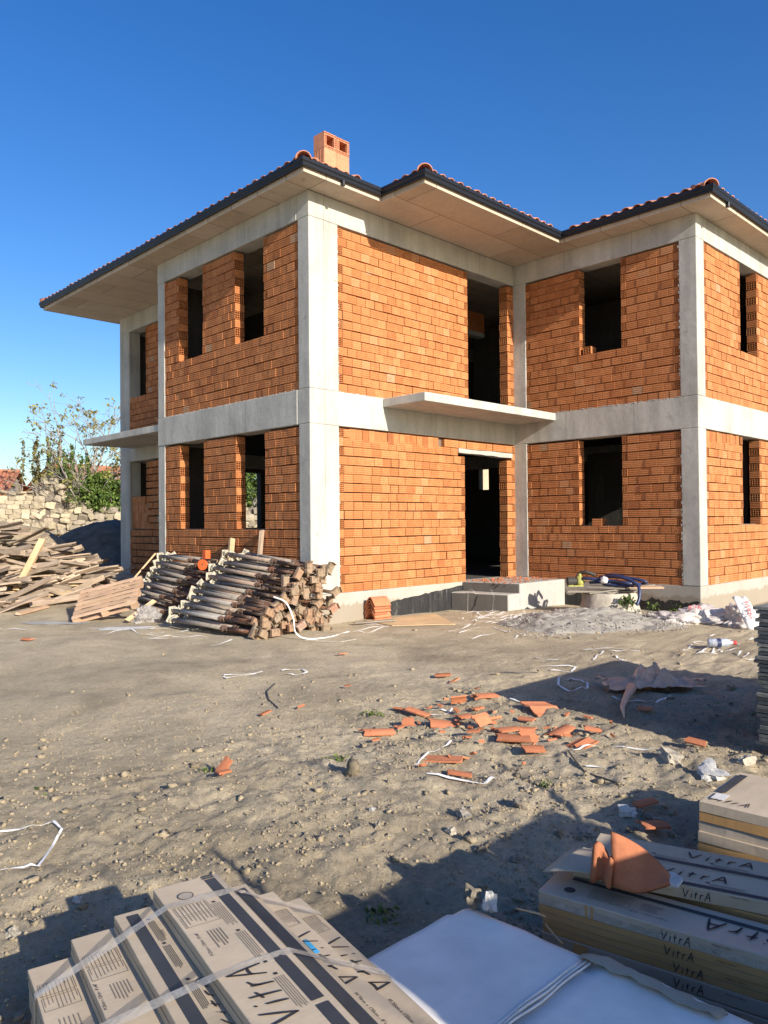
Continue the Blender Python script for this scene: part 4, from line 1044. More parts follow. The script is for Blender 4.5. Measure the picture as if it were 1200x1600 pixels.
s2 = crumple('plastic_sack', 'crumpled white sack with red lettering at the right edge', 'sack', (4.55,-4.62,gz(4,-4)), (.42,.30,.30), -.6, 'sack', 9.1, .4, 2.4)

# text meshes from the built-in font
_txt = {}
def text_mesh(s, size, mat, name):
    k = (s, size, mat)
    if k in _txt: return _txt[k]
    cu = bpy.data.curves.new('print', 'FONT'); cu.body = s; cu.size = size; cu.resolution_u = 2; o = bpy.data.objects.new('print', cu); COL.objects.link(o)
    dg = bpy.context.evaluated_depsgraph_get(); me = bpy.data.meshes.new_from_object(o.evaluated_get(dg)); bpy.data.objects.remove(o); bpy.data.curves.remove(cu)
    me.materials.clear(); me.materials.append(MT[mat]); me.name = name; _txt[k] = me; return me
def put_text(s, size, mat, parent, o, xd, yd, name='printed_text', sx=1):
    xd, yd = Vector(xd).normalized(), Vector(yd).normalized(); zd = xd.cross(yd); t = inst(name, text_mesh(s, size, mat, name), parent)
    mm = Matrix(((xd.x*sx,yd.x,zd.x,o[0]),(xd.y*sx,yd.y,zd.y,o[1]),(xd.z*sx,yd.z,zd.z,o[2]),(0,0,0,1)))
    t.matrix_local = mm; return t
# printed band on the second sack, running down over its side
p0, p1 = Vector((4.20,-4.62,-.03)), Vector((4.02,-4.93,-.46)); wd = Vector((.09,-.145,.03)); yd = (p1-p0)
m = MB(); P = []
for j in range(9):
    t = j/8; c = p0.lerp(p1, t)+Vector((-.05,-.04,.02))*math.sin(PI*t)*.6
    for i in range(5): P.append(c+wd*(i/4-.5)*(1+.25*t)+Vector((0,0,.02*math.sin(i*1.6+j))))
m.sheet(P, 5, 9, .004); band = m.build('printed_panel', MT['white'], None, True); attach(band, s2); band.matrix_parent_inverse = Matrix.LocRotScale(s2.location, s2.rotation_euler, None).inverted()
rd = (p0-p1).normalized(); ud = Vector((-.09,.145,0)).normalized(); nd = rd.cross(ud).normalized(); c = p0.lerp(p1,.74)-ud*.045+nd*.075
tx = put_text('DERVA', .115, 'redink', None, c, rd, ud, 'sack_lettering', .82); attach(tx, s2); tx.matrix_parent_inverse = Matrix.LocRotScale(s2.location, s2.rotation_euler, None).inverted()
tx = put_text('RVA', .10, 'redink', None, (4.10,-3.93,-.27), (.60,-.75,.12), (.25,.15,.9), 'sack_lettering', 1); attach(tx, s1); tx.matrix_parent_inverse = Matrix.LocRotScale(s1.location, s1.rotation_euler, None).inverted()
crumple('plastic_bag', 'clear crumpled plastic bag between the pallet and the props', 'bag', (-1.42,2.45,gz(-1.4,2.4)), (.27,.19,.22), .4, 'filmbag', 5.5, .5, 2.5)
m = MB(); nx_, ny_ = 26, 18; P = []
for j in range(ny_):
    for i in range(nx_):
        s, t = i/(nx_-1)-.5, j/(ny_-1)-.5; w = 1+.5*noise.noise(Vector((s*3,t*3,1))); x, y = s*.85*w, t*.5*(1-.45*(s+.5))*w
        u, v = -.45+x*.72+y*.7, -5.62-x*.70+y*.7
        P.append((u, v, gz(u,v)+.03+.17*max(0,1-(s*s+t*t)*5.0)*abs(noise.noise(Vector((s*5,t*5,3))))*2.0+.06*abs(noise.noise(Vector((s*13,t*13,7))))))
m.sheet(P, nx_, ny_, .002); m.tube([(-.85,-5.62,gz(-1,-5.6)+.06),(-1.15,-5.72,gz(-1,-5.7)+.03),(-1.45,-5.85,gz(-1,-5.8)+.025),(-1.7,-6.0,gz(-1,-6)+.012)], [.045,.028,.02,.004], 8)
tag(m.build('plastic_sheet', MT['pink'], None, True), 'pinkish crumpled plastic sheet lying in the big ground shadow', 'plastic sheet')
bt = thing('plastic_bottle', 'empty plastic bottle with a red cap lying by the concrete mound', 'bottle', (2.2,-5.19,gz(2.2,-5.2)+.06), (0,0,-.85))
m = MB(); m.tube([(-.17,0,0),(-.16,0,0),(-.02,0,0),(.06,0,0),(.10,0,0),(.13,0,0)], [.03,.052,.052,.05,.02,.018], 14); m.build('body', MT['bottle'], bt, True)
m = MB(); m.tube([(.132,0,0),(.165,0,0)], .024, 12); m.build('cap', MT['cap'], bt); m = MB(); m.tube([(-.07,0,0),(-.02,0,0)], .0535, 14, False); m.build('label_band', MT['hose'], bt)
# ------------------------------------------------------------------ things along the front wall
random.seed(44)
for i in range(6):
    m = MB(); P = []
    for x in (0, .16, .33):
        for (y, z) in ((-.125,0),(-.085,.055),(-.045,.105),(-.02,.128),(0,.134),(.02,.128),(.045,.105),(.085,.055),(.125,0)): P.append((x, y, z))
    m.sheet(P, 9, 3, .014); o = m.build('ridge_tile', MT['shard'], None); o.location = (1.06+random.uniform(-.012,.012), -.155+random.uniform(-.008,.008), gz(1.1,-.1)+.0+i*.046); o.rotation_euler = (0,random.uniform(-.02,.02),random.uniform(-.05,.05)-.05)
    tag(o, ['lowest of the nested terracotta ridge tiles against the plinth','second from the bottom of the nested terracotta ridge tiles','third from the bottom of the nested terracotta ridge tiles','third from the top of the nested terracotta ridge tiles','second from the top of the nested terracotta ridge tiles','topmost of the nested terracotta ridge tiles against the plinth'][i], 'ridge tile', 'ridge tiles nested by the wall')
m = MB(); m.prism([(.95,-.14),(.80,-.91),(1.56,-1.50),(2.35,-.36)], gz(1,-.8)+.012, gz(1,-.8)+.022); tag(m.build('plywood_sheet', MT['newwood'], None), 'tan sheet of board lying flat in front of the ridge tiles', 'board')
beam_between('grey_board', 'dark narrow board on the ground left of the ridge tiles', 'board', (.55,-.35,-.43), (1.15,-.62,-.42), .09, .02, 'greywood')
for j, (pts) in enumerate(([(2.75,-.75,-.44),(2.95,-.60,-.15),(3.2,-.45,-.10),(3.3,-.5,-.2)],[(3.1,-1.0,-.44),(3.22,-.95,-.2),(3.25,-.85,-.08)])):
    m = MB(); P = []
    for p, q in zip(pts, pts[1:]): P += [Vector(p), (Vector(p)+Vector(q))/2+Vector((0,0,.03))]
    P.append(Vector(pts[-1])); vs = []
    for p in P: vs += [p, p+Vector((.018,.012,0))]
    m.add(vs, [(2*i,2*i+2,2*i+3,2*i+1) for i in range(len(P)-1)]); tag(m.build('packing_strip', MT['white'], None), ['white strip arching up against the door step, left one','white strip arching up against the door step, right one'][j], 'strip')

# ------------------------------------------------------------------ broken tiles, stones and strips on the ground
TILES = [[-4.566,-4.84,0.114,"shard"],[-4.682,-4.963,0.079,"flat"],[-3.555,-3.814,0.095,"flat"],[-3.235,-3.88,0.07,"flat"],[-1.292,-2.192,0.099,"flat"],[-2.393,-3.514,0.061,"flat"],[-1.441,-3.884,0.143,"flat"],[-1.521,-4.121,0.094,"flat"],[-1.873,-4.753,0.201,"barrel"],[-2.268,-4.805,0.131,"shard"],[-2.25,-4.977,0.118,"flat"],[-2.618,-4.659,0.215,"barrel"],[-2.64,-4.481,0.13,"flat"],[-3.223,-4.794,0.237,"flat"],[-3.032,-4.858,0.069,"flat"],[-2.936,-4.869,0.1,"shard"],[-2.754,-5.026,0.265,"barrel"],[-2.542,-5.075,0.133,"barrel"],[-2.665,-5.323,0.157,"shard"],[-2.85,-5.423,0.095,"flat"],[-3.021,-5.492,0.069,"flat"],[-2.418,-5.247,0.153,"flat"],[-2.235,-5.452,0.132,"flat"],[-2.593,-5.532,0.204,"barrel"],[-2.78,-5.716,0.26,"barrel"],[-2.696,-5.783,0.148,"shard"],[-2.884,-5.952,0.159,"barrel"],[-2.431,-5.619,0.117,"flat"],[-3.361,-5.602,0.263,"tile"],[-3.559,-5.896,0.154,"flat"],[-1.874,-5.357,0.282,"tile"],[-2.32,-5.816,0.203,"barrel"],[-2.545,-6.136,0.171,"tile"],[-2.133,-5.973,0.145,"barrel"],[-1.915,-5.805,0.076,"flat"],[-1.332,-5.982,0.138,"flat"],[-2.013,-6.709,0.134,"barrel"],[-3.586,-7.177,0.137,"barrel"],[-3.303,-6.999,0.127,"barrel"],[6.489,-4.044,0.291,"flat"],[6.004,-4.158,0.26,"flat"],[-3.451,1.808,0.194,"flat"]]
STONES = [[-2.47,-6.732,0.165,1],[-3.443,-6.958,0.089,2],[-3.803,-6.933,0.078,1],[-2.608,-7.05,0.178,2],[-2.237,-7.12,0.097,1],[-3.93,-6.85,0.045,0],[-3.723,-6.456,0.078,0],[-3.503,-6.357,0.056,0],[-4.101,-6.653,0.045,0],[-4.254,-6.819,0.049,0],[-3.642,-7.085,0.045,0],[-4.07,-5.448,0.111,3],[-4.513,-6.14,0.049,0],[-4.387,-5.968,0.035,2],[-4.033,-6.316,0.076,1],[-4.279,-6.437,0.059,1],[-3.962,-5.979,0.041,0],[-3.694,-6.43,0.072,1],[-4.612,-4.507,0.059,3],[-6.199,-5.867,0.054,1],[-4.674,-5.622,0.042,0],[-4.39,-5.526,0.045,0],[-4.661,-6.426,0.043,0],[-4.395,-6.432,0.041,0],[-4.328,-6.662,0.049,0],[-5.907,-5.748,0.038,2],[-5.481,-6.218,0.04,0],[-3.874,-6.929,0.038,0],[-3.412,-7.015,0.051,0],[-3.45,-7.077,0.047,0],[-3.913,-6.262,0.036,1],[-4.791,-5.857,0.036,0],[-4.002,-5.718,0.038,0],[-5.06,-4.989,0.033,0],[2.146,-5.201,0.054,2],[-1.519,-5.396,0.049,0]]
STRIPS = [[[-2.972,-2.276],[-2.586,-2.398]],[[-2.972,-2.276],[-3.028,-2.4],[-2.671,-2.405]],[[-2.448,-2.545],[-2.204,-2.554],[-2.265,-2.739],[-2.458,-2.774],[-2.486,-2.65]],[[-3.668,-5.592],[-3.365,-5.449],[-3.072,-5.398]],[[-3.729,-5.764],[-3.56,-6.074],[-3.479,-6.089]],[[-2.61,-4.795],[-2.349,-4.789]],[[-2.451,-4.651],[-2.408,-4.791]],[[-1.714,-4.914],[-1.744,-5.126],[-1.505,-5.239]],[[-2.722,-6.175],[-2.431,-6.219],[-2.335,-6.575]],[[-2.902,-6.381],[-2.832,-6.49]],[[-0.685,-4.748],[-0.548,-4.801],[-0.572,-5.003],[-0.854,-5.171],[-0.996,-5.102],[-0.946,-4.909],[-0.685,-4.748]],[[-0.983,-5.5],[-1.051,-5.715],[-0.992,-5.915],[-0.723,-5.919]],[[-0.309,-4.208],[-0.064,-4.576]],[[0.055,-3.975],[0.124,-4.225]],[[-0.407,-4.468],[-0.262,-4.622],[-0.032,-4.557]],[[1.061,-4.027],[1.119,-4.228],[1.439,-4.574]],[[0.862,-4.086],[0.94,-4.237]],[[0.384,-4.504],[0.907,-4.332]],[[0.997,-4.364],[1.094,-4.533]],[[0.809,-4.542],[0.525,-4.769],[0.594,-4.899]],[[1.589,-5.131],[1.708,-5.26],[2.135,-5.12],[2.172,-5.16],[2.449,-5.102]],[[1.895,-5.067],[2.326,-5.042],[2.618,-4.986],[2.715,-5.092]],[[2.303,-4.795],[2.344,-4.915]],[[2.507,-5.165],[2.586,-5.251]],[[1.917,-5.484],[2.08,-5.466]],[[1.733,-5.597],[2.045,-5.558]],[[1.588,-5.679],[1.696,-5.736],[1.978,-5.738]],[[3.004,-5.172],[3.174,-5.198]],[[2.062,-1.373],[2.832,-1.136],[3.284,-1.111]],[[2.049,-1.472],[2.574,-1.592],[2.967,-1.541]],[[2.037,-1.682],[2.313,-1.765],[2.555,-1.805]],[[2.038,-1.9],[2.644,-1.789]],[[2.403,-1.16],[3.155,-0.966],[3.563,-0.861]],[[2.318,-1.307],[2.755,-1.05],[3.172,-0.564],[2.867,-0.503]],[[0.94,-1.886],[1.55,-1.779]],[[0.948,-2.078],[1.539,-1.968]],[[0.706,-2.505],[1.38,-2.369]],[[1.682,-2.126],[1.512,-2.514]],[[2.368,-2.049],[2.262,-2.254]],[[1.077,-2.909],[1.404,-2.756]],[[0.541,-0.349],[0.713,-0.647],[0.696,-0.938]],[[0.073,-0.841],[0.652,-0.889]],[[0.068,-0.928],[0.075,-1.121],[0.696,-0.938]],[[-3.42,3.028],[-3.283,2.986],[-3.09,2.631]],[[-6.06,-5.268],[-5.919,-5.346],[-5.686,-5.029],[-5.679,-4.868],[-5.925,-4.843]],[[-2.04,1.677],[-2.126,1.109],[-2.031,0.826]],[[-2.322,0.631],[-2.075,0.529]],[[-1.969,0.584],[-1.694,0.546],[-1.541,0.379]],[[-2.531,1.553],[-2.137,1.783]],[[-2.018,-0.48],[-1.605,-0.313]]]
CORDS = [[[-2.779,-2.885],[-3.053,-3.131],[-3.224,-3.399],[-3.349,-3.71]],[[-2.768,-6.169],[-2.905,-6.322],[-2.958,-6.415],[-3.058,-6.719]],[[-0.854,-4.142],[-0.796,-4.302],[-0.612,-4.449]],[[-0.952,-1.024],[-0.73,-1.5],[-0.446,-1.494]]]

def shard_mesh(L, kind, seed):
    rnd = random.Random(seed); nx_, ny_ = 9, 7; P = []; Wd = L*{'flat':.5,'barrel':.62,'shard':.6,'tile':.75}[kind]; rad = {'flat':.22,'barrel':.085,'shard':.10,'tile':.1}[kind]
    c = [rnd.uniform(.0,.22) for _ in range(4)]; jx = [rnd.uniform(-.05,.05) for _ in range(20)]
    for j in range(ny_):
        t = j/(ny_-1)
        for i in range(nx_):
            s = i/(nx_-1)
            lo = c[0]*(1-t)+c[1]*t*.5+jx[j]; hi = 1-c[2]*t-c[3]*(1-t)*.5+jx[j+8]
            x = (lo+(hi-lo)*s-.5)*L; y = (t-.5)*Wd*(1-.25*s*c[3]*2)
            if kind == 'tile':            # flat pan with raised ribs along both sides
                z = .028*(math.exp(-((t-.08)/.06)**2)+math.exp(-((t-.92)/.06)**2)+.6*math.exp(-((t-.76)/.05)**2))+.05*math.sin(t*PI)**4*.5
            elif kind == 'flat': z = .10*math.cos(max(-1.3,min(1.3,y/.10)))+.006*s+(.010*math.exp(-((t-.15)/.08)**2) if seed % 3 == 0 else 0)-.07
            else:
                a = y/max(rad, Wd*.42); z = math.cos(max(-1.4,min(1.4,a)))*max(rad,Wd*.42)*.6
            P.append((x, y, z))
    m = MB(); m.sheet(P, nx_, ny_, .0115, (rnd.random(),.5,.5)); return m
NAMED = {0:'pointed terracotta shard standing upright alone at the left of the yard', 1:'small pale shard at the foot of the upright lone shard', 8:'curved tile piece farthest from the viewer at the top of the scatter', 13:'long flat tile shard at the left end of the scatter',
         16:'long barrel tile half in the middle of the scatter', 24:'largest curved tile in the centre of the scatter', 28:'ribbed tile nearest the viewer in the scatter', 30:'ribbed channel tile beside the edge of the big shadow', 31:'orange curved piece right of the scatter', 32:'ribbed tile piece near the bent white strip at right', 36:'terracotta piece inside the big ground shadow near the pale stone', 37:'curved tile half lying between the stones and the carton stack', 38:'grey brown curved tile in the shadow by the white lump', 39:'orange tile scrap by the sack, right one', 40:'orange tile scrap by the sack, left one', 41:'flat red shard in front of the timber heap'}
for i, (u, v, L, kind) in enumerate(TILES):
    m = shard_mesh(L*1.12, kind, i*7+3); o = m.build('tile_shard', MT['shard'], None)
    yaw_ = random.uniform(-.9,.5)-.6; rx, ry = random.gauss(0,.15), random.gauss(0,.12)
    if kind == 'shard': rx = random.choice((1.0,-.9,.8))
    if i == 0: rx, ry, yaw_ = .5, -.9, -.4
    if kind == 'barrel' and random.random() < .25: rx += PI
    o.rotation_euler = (rx, ry, yaw_); o.location = (u, v, ground_z(u,v)+L*{'flat':.0,'barrel':-.03,'shard':.22,'tile':.01}[kind]+(.03 if abs(rx) > 2 else 0)+.008)
    tag(o, NAMED.get(i, 'small broken terracotta roof tile piece lying in the scatter'), 'tile shard', 'broken roof tiles on the dirt')
for k in range(40):     # splinters of the same tiles
    i = random.choice(range(8, 36)); u, v = TILES[i][0]+random.gauss(0,.16), TILES[i][1]+random.gauss(0,.16)
    o = shard_mesh(random.uniform(.03,.07), 'flat', k+200).build('tile_splinter', MT['shard'], None); o.location = (u,v,ground_z(u,v)+.008); o.rotation_euler = (random.gauss(0,.3),random.gauss(0,.3),random.uniform(0,6)); tag(o, 'tiny terracotta splinter among the broken tiles', 'tile shard', 'terracotta splinters')
SNAMES = {0:'large pale angular stone at the edge of the big ground shadow', 1:'white plaster lump in the dark shadow left of the cartons', 2:'grey stone in the front shadow left of the broken tile', 3:'long flat white plaster lump beside the low carton stack', 4:'pale stone lying behind the low carton stack', 11:'tall clod of earth in the middle of the yard', 14:'pale stone between the yard centre and the front shadow', 19:'square pale stone at the lower left edge', 21:'flat white chip alone in the lower left yard'}
SMATS = ['pebble','bigstone','whitestone','clod']
for i, (u, v, L, kind) in enumerate(STONES):
    me = lump(i+20, .5, .42, .38, .45, 3, .45); o = me.build('clod' if kind == 3 else 'stone', MT[SMATS[kind]], None, kind == 3); o.scale = (L, L*random.uniform(.75,1), L*random.uniform(.7,1)*(.45 if i == 3 else 1)*(1.3 if i == 11 else 1))
    o.location = (u, v, ground_z(u,v)+L*.16); o.rotation_euler = (random.gauss(0,.2), random.gauss(0,.2), random.uniform(0,6)); tag(o, SNAMES.get(i, 'small loose stone half sunk in the dry soil'), 'clod' if kind == 3 else 'stone', 'loose stones in the yard')
def ribbon(pts, w, mat, name, label, cat, group, lift=.012):
    P = []; pts = [Vector((u, v, 0)) for u, v in pts]
    for p, q in zip(pts, pts[1:]):
        for k in range(5): P.append(p.lerp(q, k/5))
    P.append(pts[-1]); vs = []
    ph = random.uniform(0,6)
    for i, p in enumerate(P):
        d = (P[min(i+1,len(P)-1)]-P[max(i-1,0)]).normalized(); n = Vector((-d.y, d.x, 0))*w/2; z = ground_z(p.x,p.y)+lift+.008*math.sin(i*.8+ph)
        vs += [(p.x-n.x,p.y-n.y,z),(p.x+n.x,p.y+n.y,z+.004*math.sin(i+ph))]
    m = MB(); k = len(vs); m.add(vs+[(x,y,z-.0015) for x,y,z in vs], [(2*i,2*i+2,2*i+3,2*i+1) for i in range(len(P)-1)]+[(k+2*i,k+2*i+1,k+2*i+3,k+2*i+2) for i in range(len(P)-1)]+[(2*i,k+2*i,k+2*i+2,2*i+2) for i in range(len(P)-1)]+[(2*i+1,2*i+3,k+2*i+3,k+2*i+1) for i in range(len(P)-1)])
    return tag(m.build(name, MT[mat], None), label, cat, group)
STN = {0:'straight white strip alone in the left middle of the yard', 2:'looped white strip in the middle of the yard', 3:'bent white strip left of the ribbed tile in the scatter', 4:'straight thick white strip nearest the viewer by the scatter', 8:'long bent white strip pointing at the large pale stone', 9:'short white strip below the long bent one', 10:'white strip bent to a closed loop at the shadow edge', 11:'white strip under the pinkish plastic sheet', 20:'zigzag white strip left of the bottle', 45:'white strip loop at the lower left picture edge'}
for i, s in enumerate(STRIPS):
    far = sum(math.hypot(u-CAM.x, v-CAM.y) for u, v in s)/len(s)
    ribbon(s, (.022 if i in (4,) else .013 if far < 6 else .020), 'white', 'packing_strip', STN.get(i, 'white plastic packing strip lying loose on the dirt'), 'strip', 'white packing strips')
for i in range(36):     # the tangle of strips by the step
    u, v = random.gauss(2.75,.42), random.gauss(-1.55,.30); a = random.gauss(-.5,.5); L = random.uniform(.15,.5)
    ribbon([(u,v),(u+L*math.cos(a)*.5,v+L*math.sin(a)*.5+random.gauss(0,.03)),(u+L*math.cos(a),v+L*math.sin(a))], .018, 'white', 'packing_strip', 'white plastic packing strip in the tangle at the foot of the step', 'strip', 'strips tangled by the step', random.uniform(.01,.05))
for i in range(26):
    if i < 14: u, v = random.uniform(-2.3,-1.2), random.uniform(.6,2.2)
    else: u, v = random.uniform(1.2,3.4), random.uniform(-5.4,-4.4)
    a = random.uniform(-1.2,.4); L = random.uniform(.1,.4)
    ribbon([(u,v),(u+L*math.cos(a),v+L*math.sin(a))], .017, 'white' if i % 3 else 'newwood', 'packing_strip' if i % 3 else 'wood_splinter', 'short white strip among the litter' if i % 3 else 'pale wood splinter among the litter', 'strip' if i % 3 else 'splinter', 'litter strips' if i % 3 else 'wood splinters', .012)
for i, s in enumerate(CORDS):
    P = [Vector((u,v,ground_z(u,v)+.010)) for u, v in s]; m = MB(); m.tube(P, .006, 5); tag(m.build('cord', MT['cord' if i != 3 else 'tape'], None), ['short dark curved cord in the middle of the yard','dark cord running from the bent white strip to the shadow','grey green strip near the back of the yard','thin clear strap trailing from the prop bundle'][i], 'cord')
hose([(-1.22,-.72,.12),(-1.12,-.85,.05),(-1.05,-.92,-.15),(-.98,-.88,-.36),(-.85,-.95,-.45),(-.55,-1.05,-.455),(.0,-.85,-.455)], .011, 'white strap hanging over the prop heads to the ground', 'white', 'strap', 'packing_strap')
def patch(name, label, c, rx, ry, rz, mat, seed):
    m = MB(); n = 36; P = []
    for j in range(8):
        for i in range(n):
            a = 2*PI*i/(n-1); q = j/7*(1+.35*noise.noise(Vector((math.cos(a)*2,math.sin(a)*2,seed)))); x, y = q*rx*math.cos(a), q*ry*math.sin(a); u, v = c[0]+x*math.cos(rz)-y*math.sin(rz), c[1]+x*math.sin(rz)+y*math.cos(rz)
            P.append((u, v, ground_z(u,v)+.004+.02*(1-j/7)*(.4+abs(noise.noise(Vector((u*9,v*9,seed)))))))
    m.grid(P, n, 8); return tag(m.build(name, MT[mat], None, True), label, 'spill')
patch('cement_spill', 'grey cement smear on the dirt in front of the pallet', (-2.55,3.2), .55, .18, -.8, 'rough_conc', 1.); patch('plaster_spill', 'white plaster crumbs on the dirt right of the pallet', (-2.05,1.95), .45, .16, -.75, 'whitestone', 6.)

# loose gravel, clods: nobody could count them
random.seed(91)
def scatter(name, mat, n, smin, smax, seed, dens, protos_=6, flat=.6):
    ps = [lump(seed+i, .5, .42, .5*flat, .75, 1, .62) for i in range(protos_)]; m = MB(); c = 0
    pa = [(np.array(p.v, float), p.f) for p in ps]
    while c < n:
        q = random.random()
        if q < .72:
            r_ = .9+7*random.random()**1.1; a = yaw+random.uniform(-.62,.62); u, v = CAM.x+r_*math.sin(a), CAM.y+r_*math.cos(a)
        else: u, v = random.uniform(-7,4), random.uniform(-7.8,2)
        if random.random() > dens(u, v): continue
        if v > -.1 and u > -.1: continue
        s = smin*(smax/smin)**(random.random()**3.4); V, F = random.choice(pa); a = random.uniform(0,6.3); cs, sn = math.cos(a), math.sin(a)
        x = (V[:,0]*cs-V[:,1]*sn)*s+u; y = (V[:,0]*sn+V[:,1]*cs)*s+v; z = V[:,2]*s+ground_z(u,v)+s*.10
        t = random.random(); m.add(list(zip(x.tolist(), y.tolist(), z.tolist())), F, (t,.5,.5)); c += 1
    o = m.build(name, MT[mat], None, mat == 'clod'); o['kind'] = 'stuff'
scatter('gravel', 'pebble', 1500, .004, .024, 50, lambda u,v: .35+.65*rough_mask(u,v))
def grains(name, mat, n, smin, smax):
    base = np.array([(.5,0,0),(-.5,0,0),(0,.45,0),(0,-.45,0),(0,0,.38),(0,0,-.38)]); F = [(0,2,4),(2,1,4),(1,3,4),(3,0,4),(2,0,5),(1,2,5),(3,1,5),(0,3,5)]; rs = np.random.RandomState(5); m = MB(); c = 0
    while c < n:
        r_ = 1.0+6.2*random.random()**1.25; a = yaw+random.uniform(-.6,.6); u, v = CAM.x+r_*math.sin(a), CAM.y+r_*math.cos(a)
        k = .25+.75*rough_mask(u,v)*max(.05,min(1,.35+2.2*noise.noise(Vector((u*1.3,v*1.3,8)))))
        if random.random() > k: continue
        s = smin*(smax/smin)**(random.random()**2.0); V = (base+rs.uniform(-.16,.16,(6,3)))*s; z0 = ground_z(u,v)+s*.12; q = random.uniform(0,6.3); cs, sn = math.cos(q), math.sin(q)
        m.add([(x*cs-y*sn+u, x*sn+y*cs+v, z+z0) for x,y,z in V.tolist()], F, (random.random(),.5,.5)); c += 1
    o = m.build(name, MT[mat], None); o['kind'] = 'stuff'
grains('soil_crumbs', 'clod', 30000, .004, .028)
scatter('soil_clods', 'clod', 2400, .006, .055, 70, lambda u,v: .10+.9*rough_mask(u,v)*max(0,min(1,.25+2.0*noise.noise(Vector((u*1.1,v*1.1,4))))), 6, .75)
# small tufts of weeds in the dirt
for i, (u, v) in enumerate(((-4.62,-4.7),(-3.9,-5.1),(-5.6,-4.3),(-3.35,-6.35),(-2.9,-4.4),(-5.05,-6.75))):
    m = MB(); leaf_cloud(m, (u,v,ground_z(u,v)+.01), (.11,.11,.02), 60, .028, .6, i); tag(m.build('weed', MT['leaf'], None), 'tiny sparse weed seedlings in the dry soil', 'weed', 'weed seedlings')

# ------------------------------------------------------------------ tall stack of grey slabs at the right edge
for k in range(34):
    m = MB(); du, dv = random.gauss(0,.010)-.004*(k//9), random.gauss(0,.010); P = []
    x0, x1, y0, y1 = -1.93+du, .25, -8.3, -7.085+dv; n = 12
    z = -.40+k*.0272; h = random.uniform(.019,.024)
    m.prism([(x0,y0),(x1,y0),(x1+random.uniform(-.01,.01),y1)]+[(x1-(x1-x0)*i/n, y1+random.uniform(-.007,.004)) for i in range(1,n)]+[(x0+random.uniform(0,.008),y1-random.uniform(0,.006))]+[(x0+random.uniform(-.006,.004), y1-(y1-y0)*i/6) for i in range(1,6)], z, z+h)
    tag(m.build('grey_slab', MT['slate'], None), 'thin grey slab in the tall stack cut by the right picture edge', 'slab', 'slabs of the tall grey stack')
m = MB()
for y in (-8.2,-7.75,-7.25): m.box((-1.9,y,-.5),(.2,y+.1,-.402))
tag(m.build('bearer', MT['plank'], None), 'timber bearers under the tall grey slab stack', 'timber')

# ------------------------------------------------------------------ cartons in front
def ribbon2(m, pts, w, z, M3):
    """flat pen stroke through 2-D points, M3 maps (x,y)->3-D"""
    pts = [Vector(p) for p in pts]; vs = []
    for i, p in enumerate(pts):
        d = (pts[min(i+1,len(pts)-1)]-pts[max(i-1,0)]).normalized(); n = Vector((-d.y, d.x))*w/2*(.75 if i in (0,len(pts)-1) else 1.1)
        vs += [M3(p-n), M3(p+n)]
    m.add(vs, [(2*i,2*i+2,2*i+3,2*i+1) for i in range(len(pts)-1)])
LET = [[[(0,1),(.10,.55),(.24,.02)],[(.22,0),(.50,.50),(.72,.92)]], [[(.98,.0),(1.06,.30),(1.12,.58)],[(1.17,.80),(1.19,.88)]], [[(1.52,.0),(1.62,.45),(1.70,.85)],[(1.46,.52),(1.66,.56),(1.88,.62)]], [[(2.12,0),(2.20,.32),(2.26,.60)],[(2.20,.34),(2.34,.55),(2.56,.62)]], [[(2.72,.0),(3.0,.52),(3.26,1.0)],[(3.26,1.0),(3.34,.5),(3.40,-.02)],[(2.92,.36),(3.10,.40),(3.38,.38)]]]
def lettering(parent, o, xd, yd, length, h, w, nrm=None, name='brand_lettering', mat='ink'):
    o, xd, yd = Vector(o), Vector(xd).normalized(), Vector(yd).normalized(); zd = xd.cross(yd); m = MB(); sx = length/3.4
    for L in LET:
        for s in L: ribbon2(m, [(x*sx, y*h) for x, y in s], w, 0, lambda p: o+xd*p.x+yd*p.y+zd*.0012)
    return m.build(name, MT[mat], parent)
def lines(parent, x0, x1, y0, y1, n, z, mat='greyink', w=.0016, along='x', ragged=.3, name='print_lines'):
    m = MB()
    for i in range(n):
        f = (i+.5)/n
        if along == 'x': y = y0+(y1-y0)*f; e = x1-(x1-x0)*random.random()*ragged; m.add([(x0,y-w/2,z),(e,y-w/2,z),(e,y+w/2,z),(x0,y+w/2,z)], [(0,1,2,3)])
        else: x = x0+(x1-x0)*f; e = y1-(y1-y0)*random.random()*ragged; m.add([(x-w/2,y0,z),(x+w/2,y0,z),(x+w/2,e,z),(x-w/2,e,z)], [(0,1,2,3)])
    return m.build(name, MT[mat], parent)
def rect(parent, x0, x1, y0, y1, z, mat, name): 
    m = MB(); m.add([(x0,y0,z),(x1,y0,z),(x1,y1,z),(x0,y1,z)], [(0,1,2,3)]); return m.build(name, MT[mat], parent)
def disc(parent, x, y, r_, z, mat, name, ry=None):
    m = MB(); n = 24; m.add([(x,y,z)]+[(x+r_*math.cos(2*PI*i/n), y+(ry or r_)*math.sin(2*PI*i/n), z) for i in range(n)], [(0,1+i,1+(i+1)%n) for i in range(n)]); return m.build(name, MT[mat], parent)
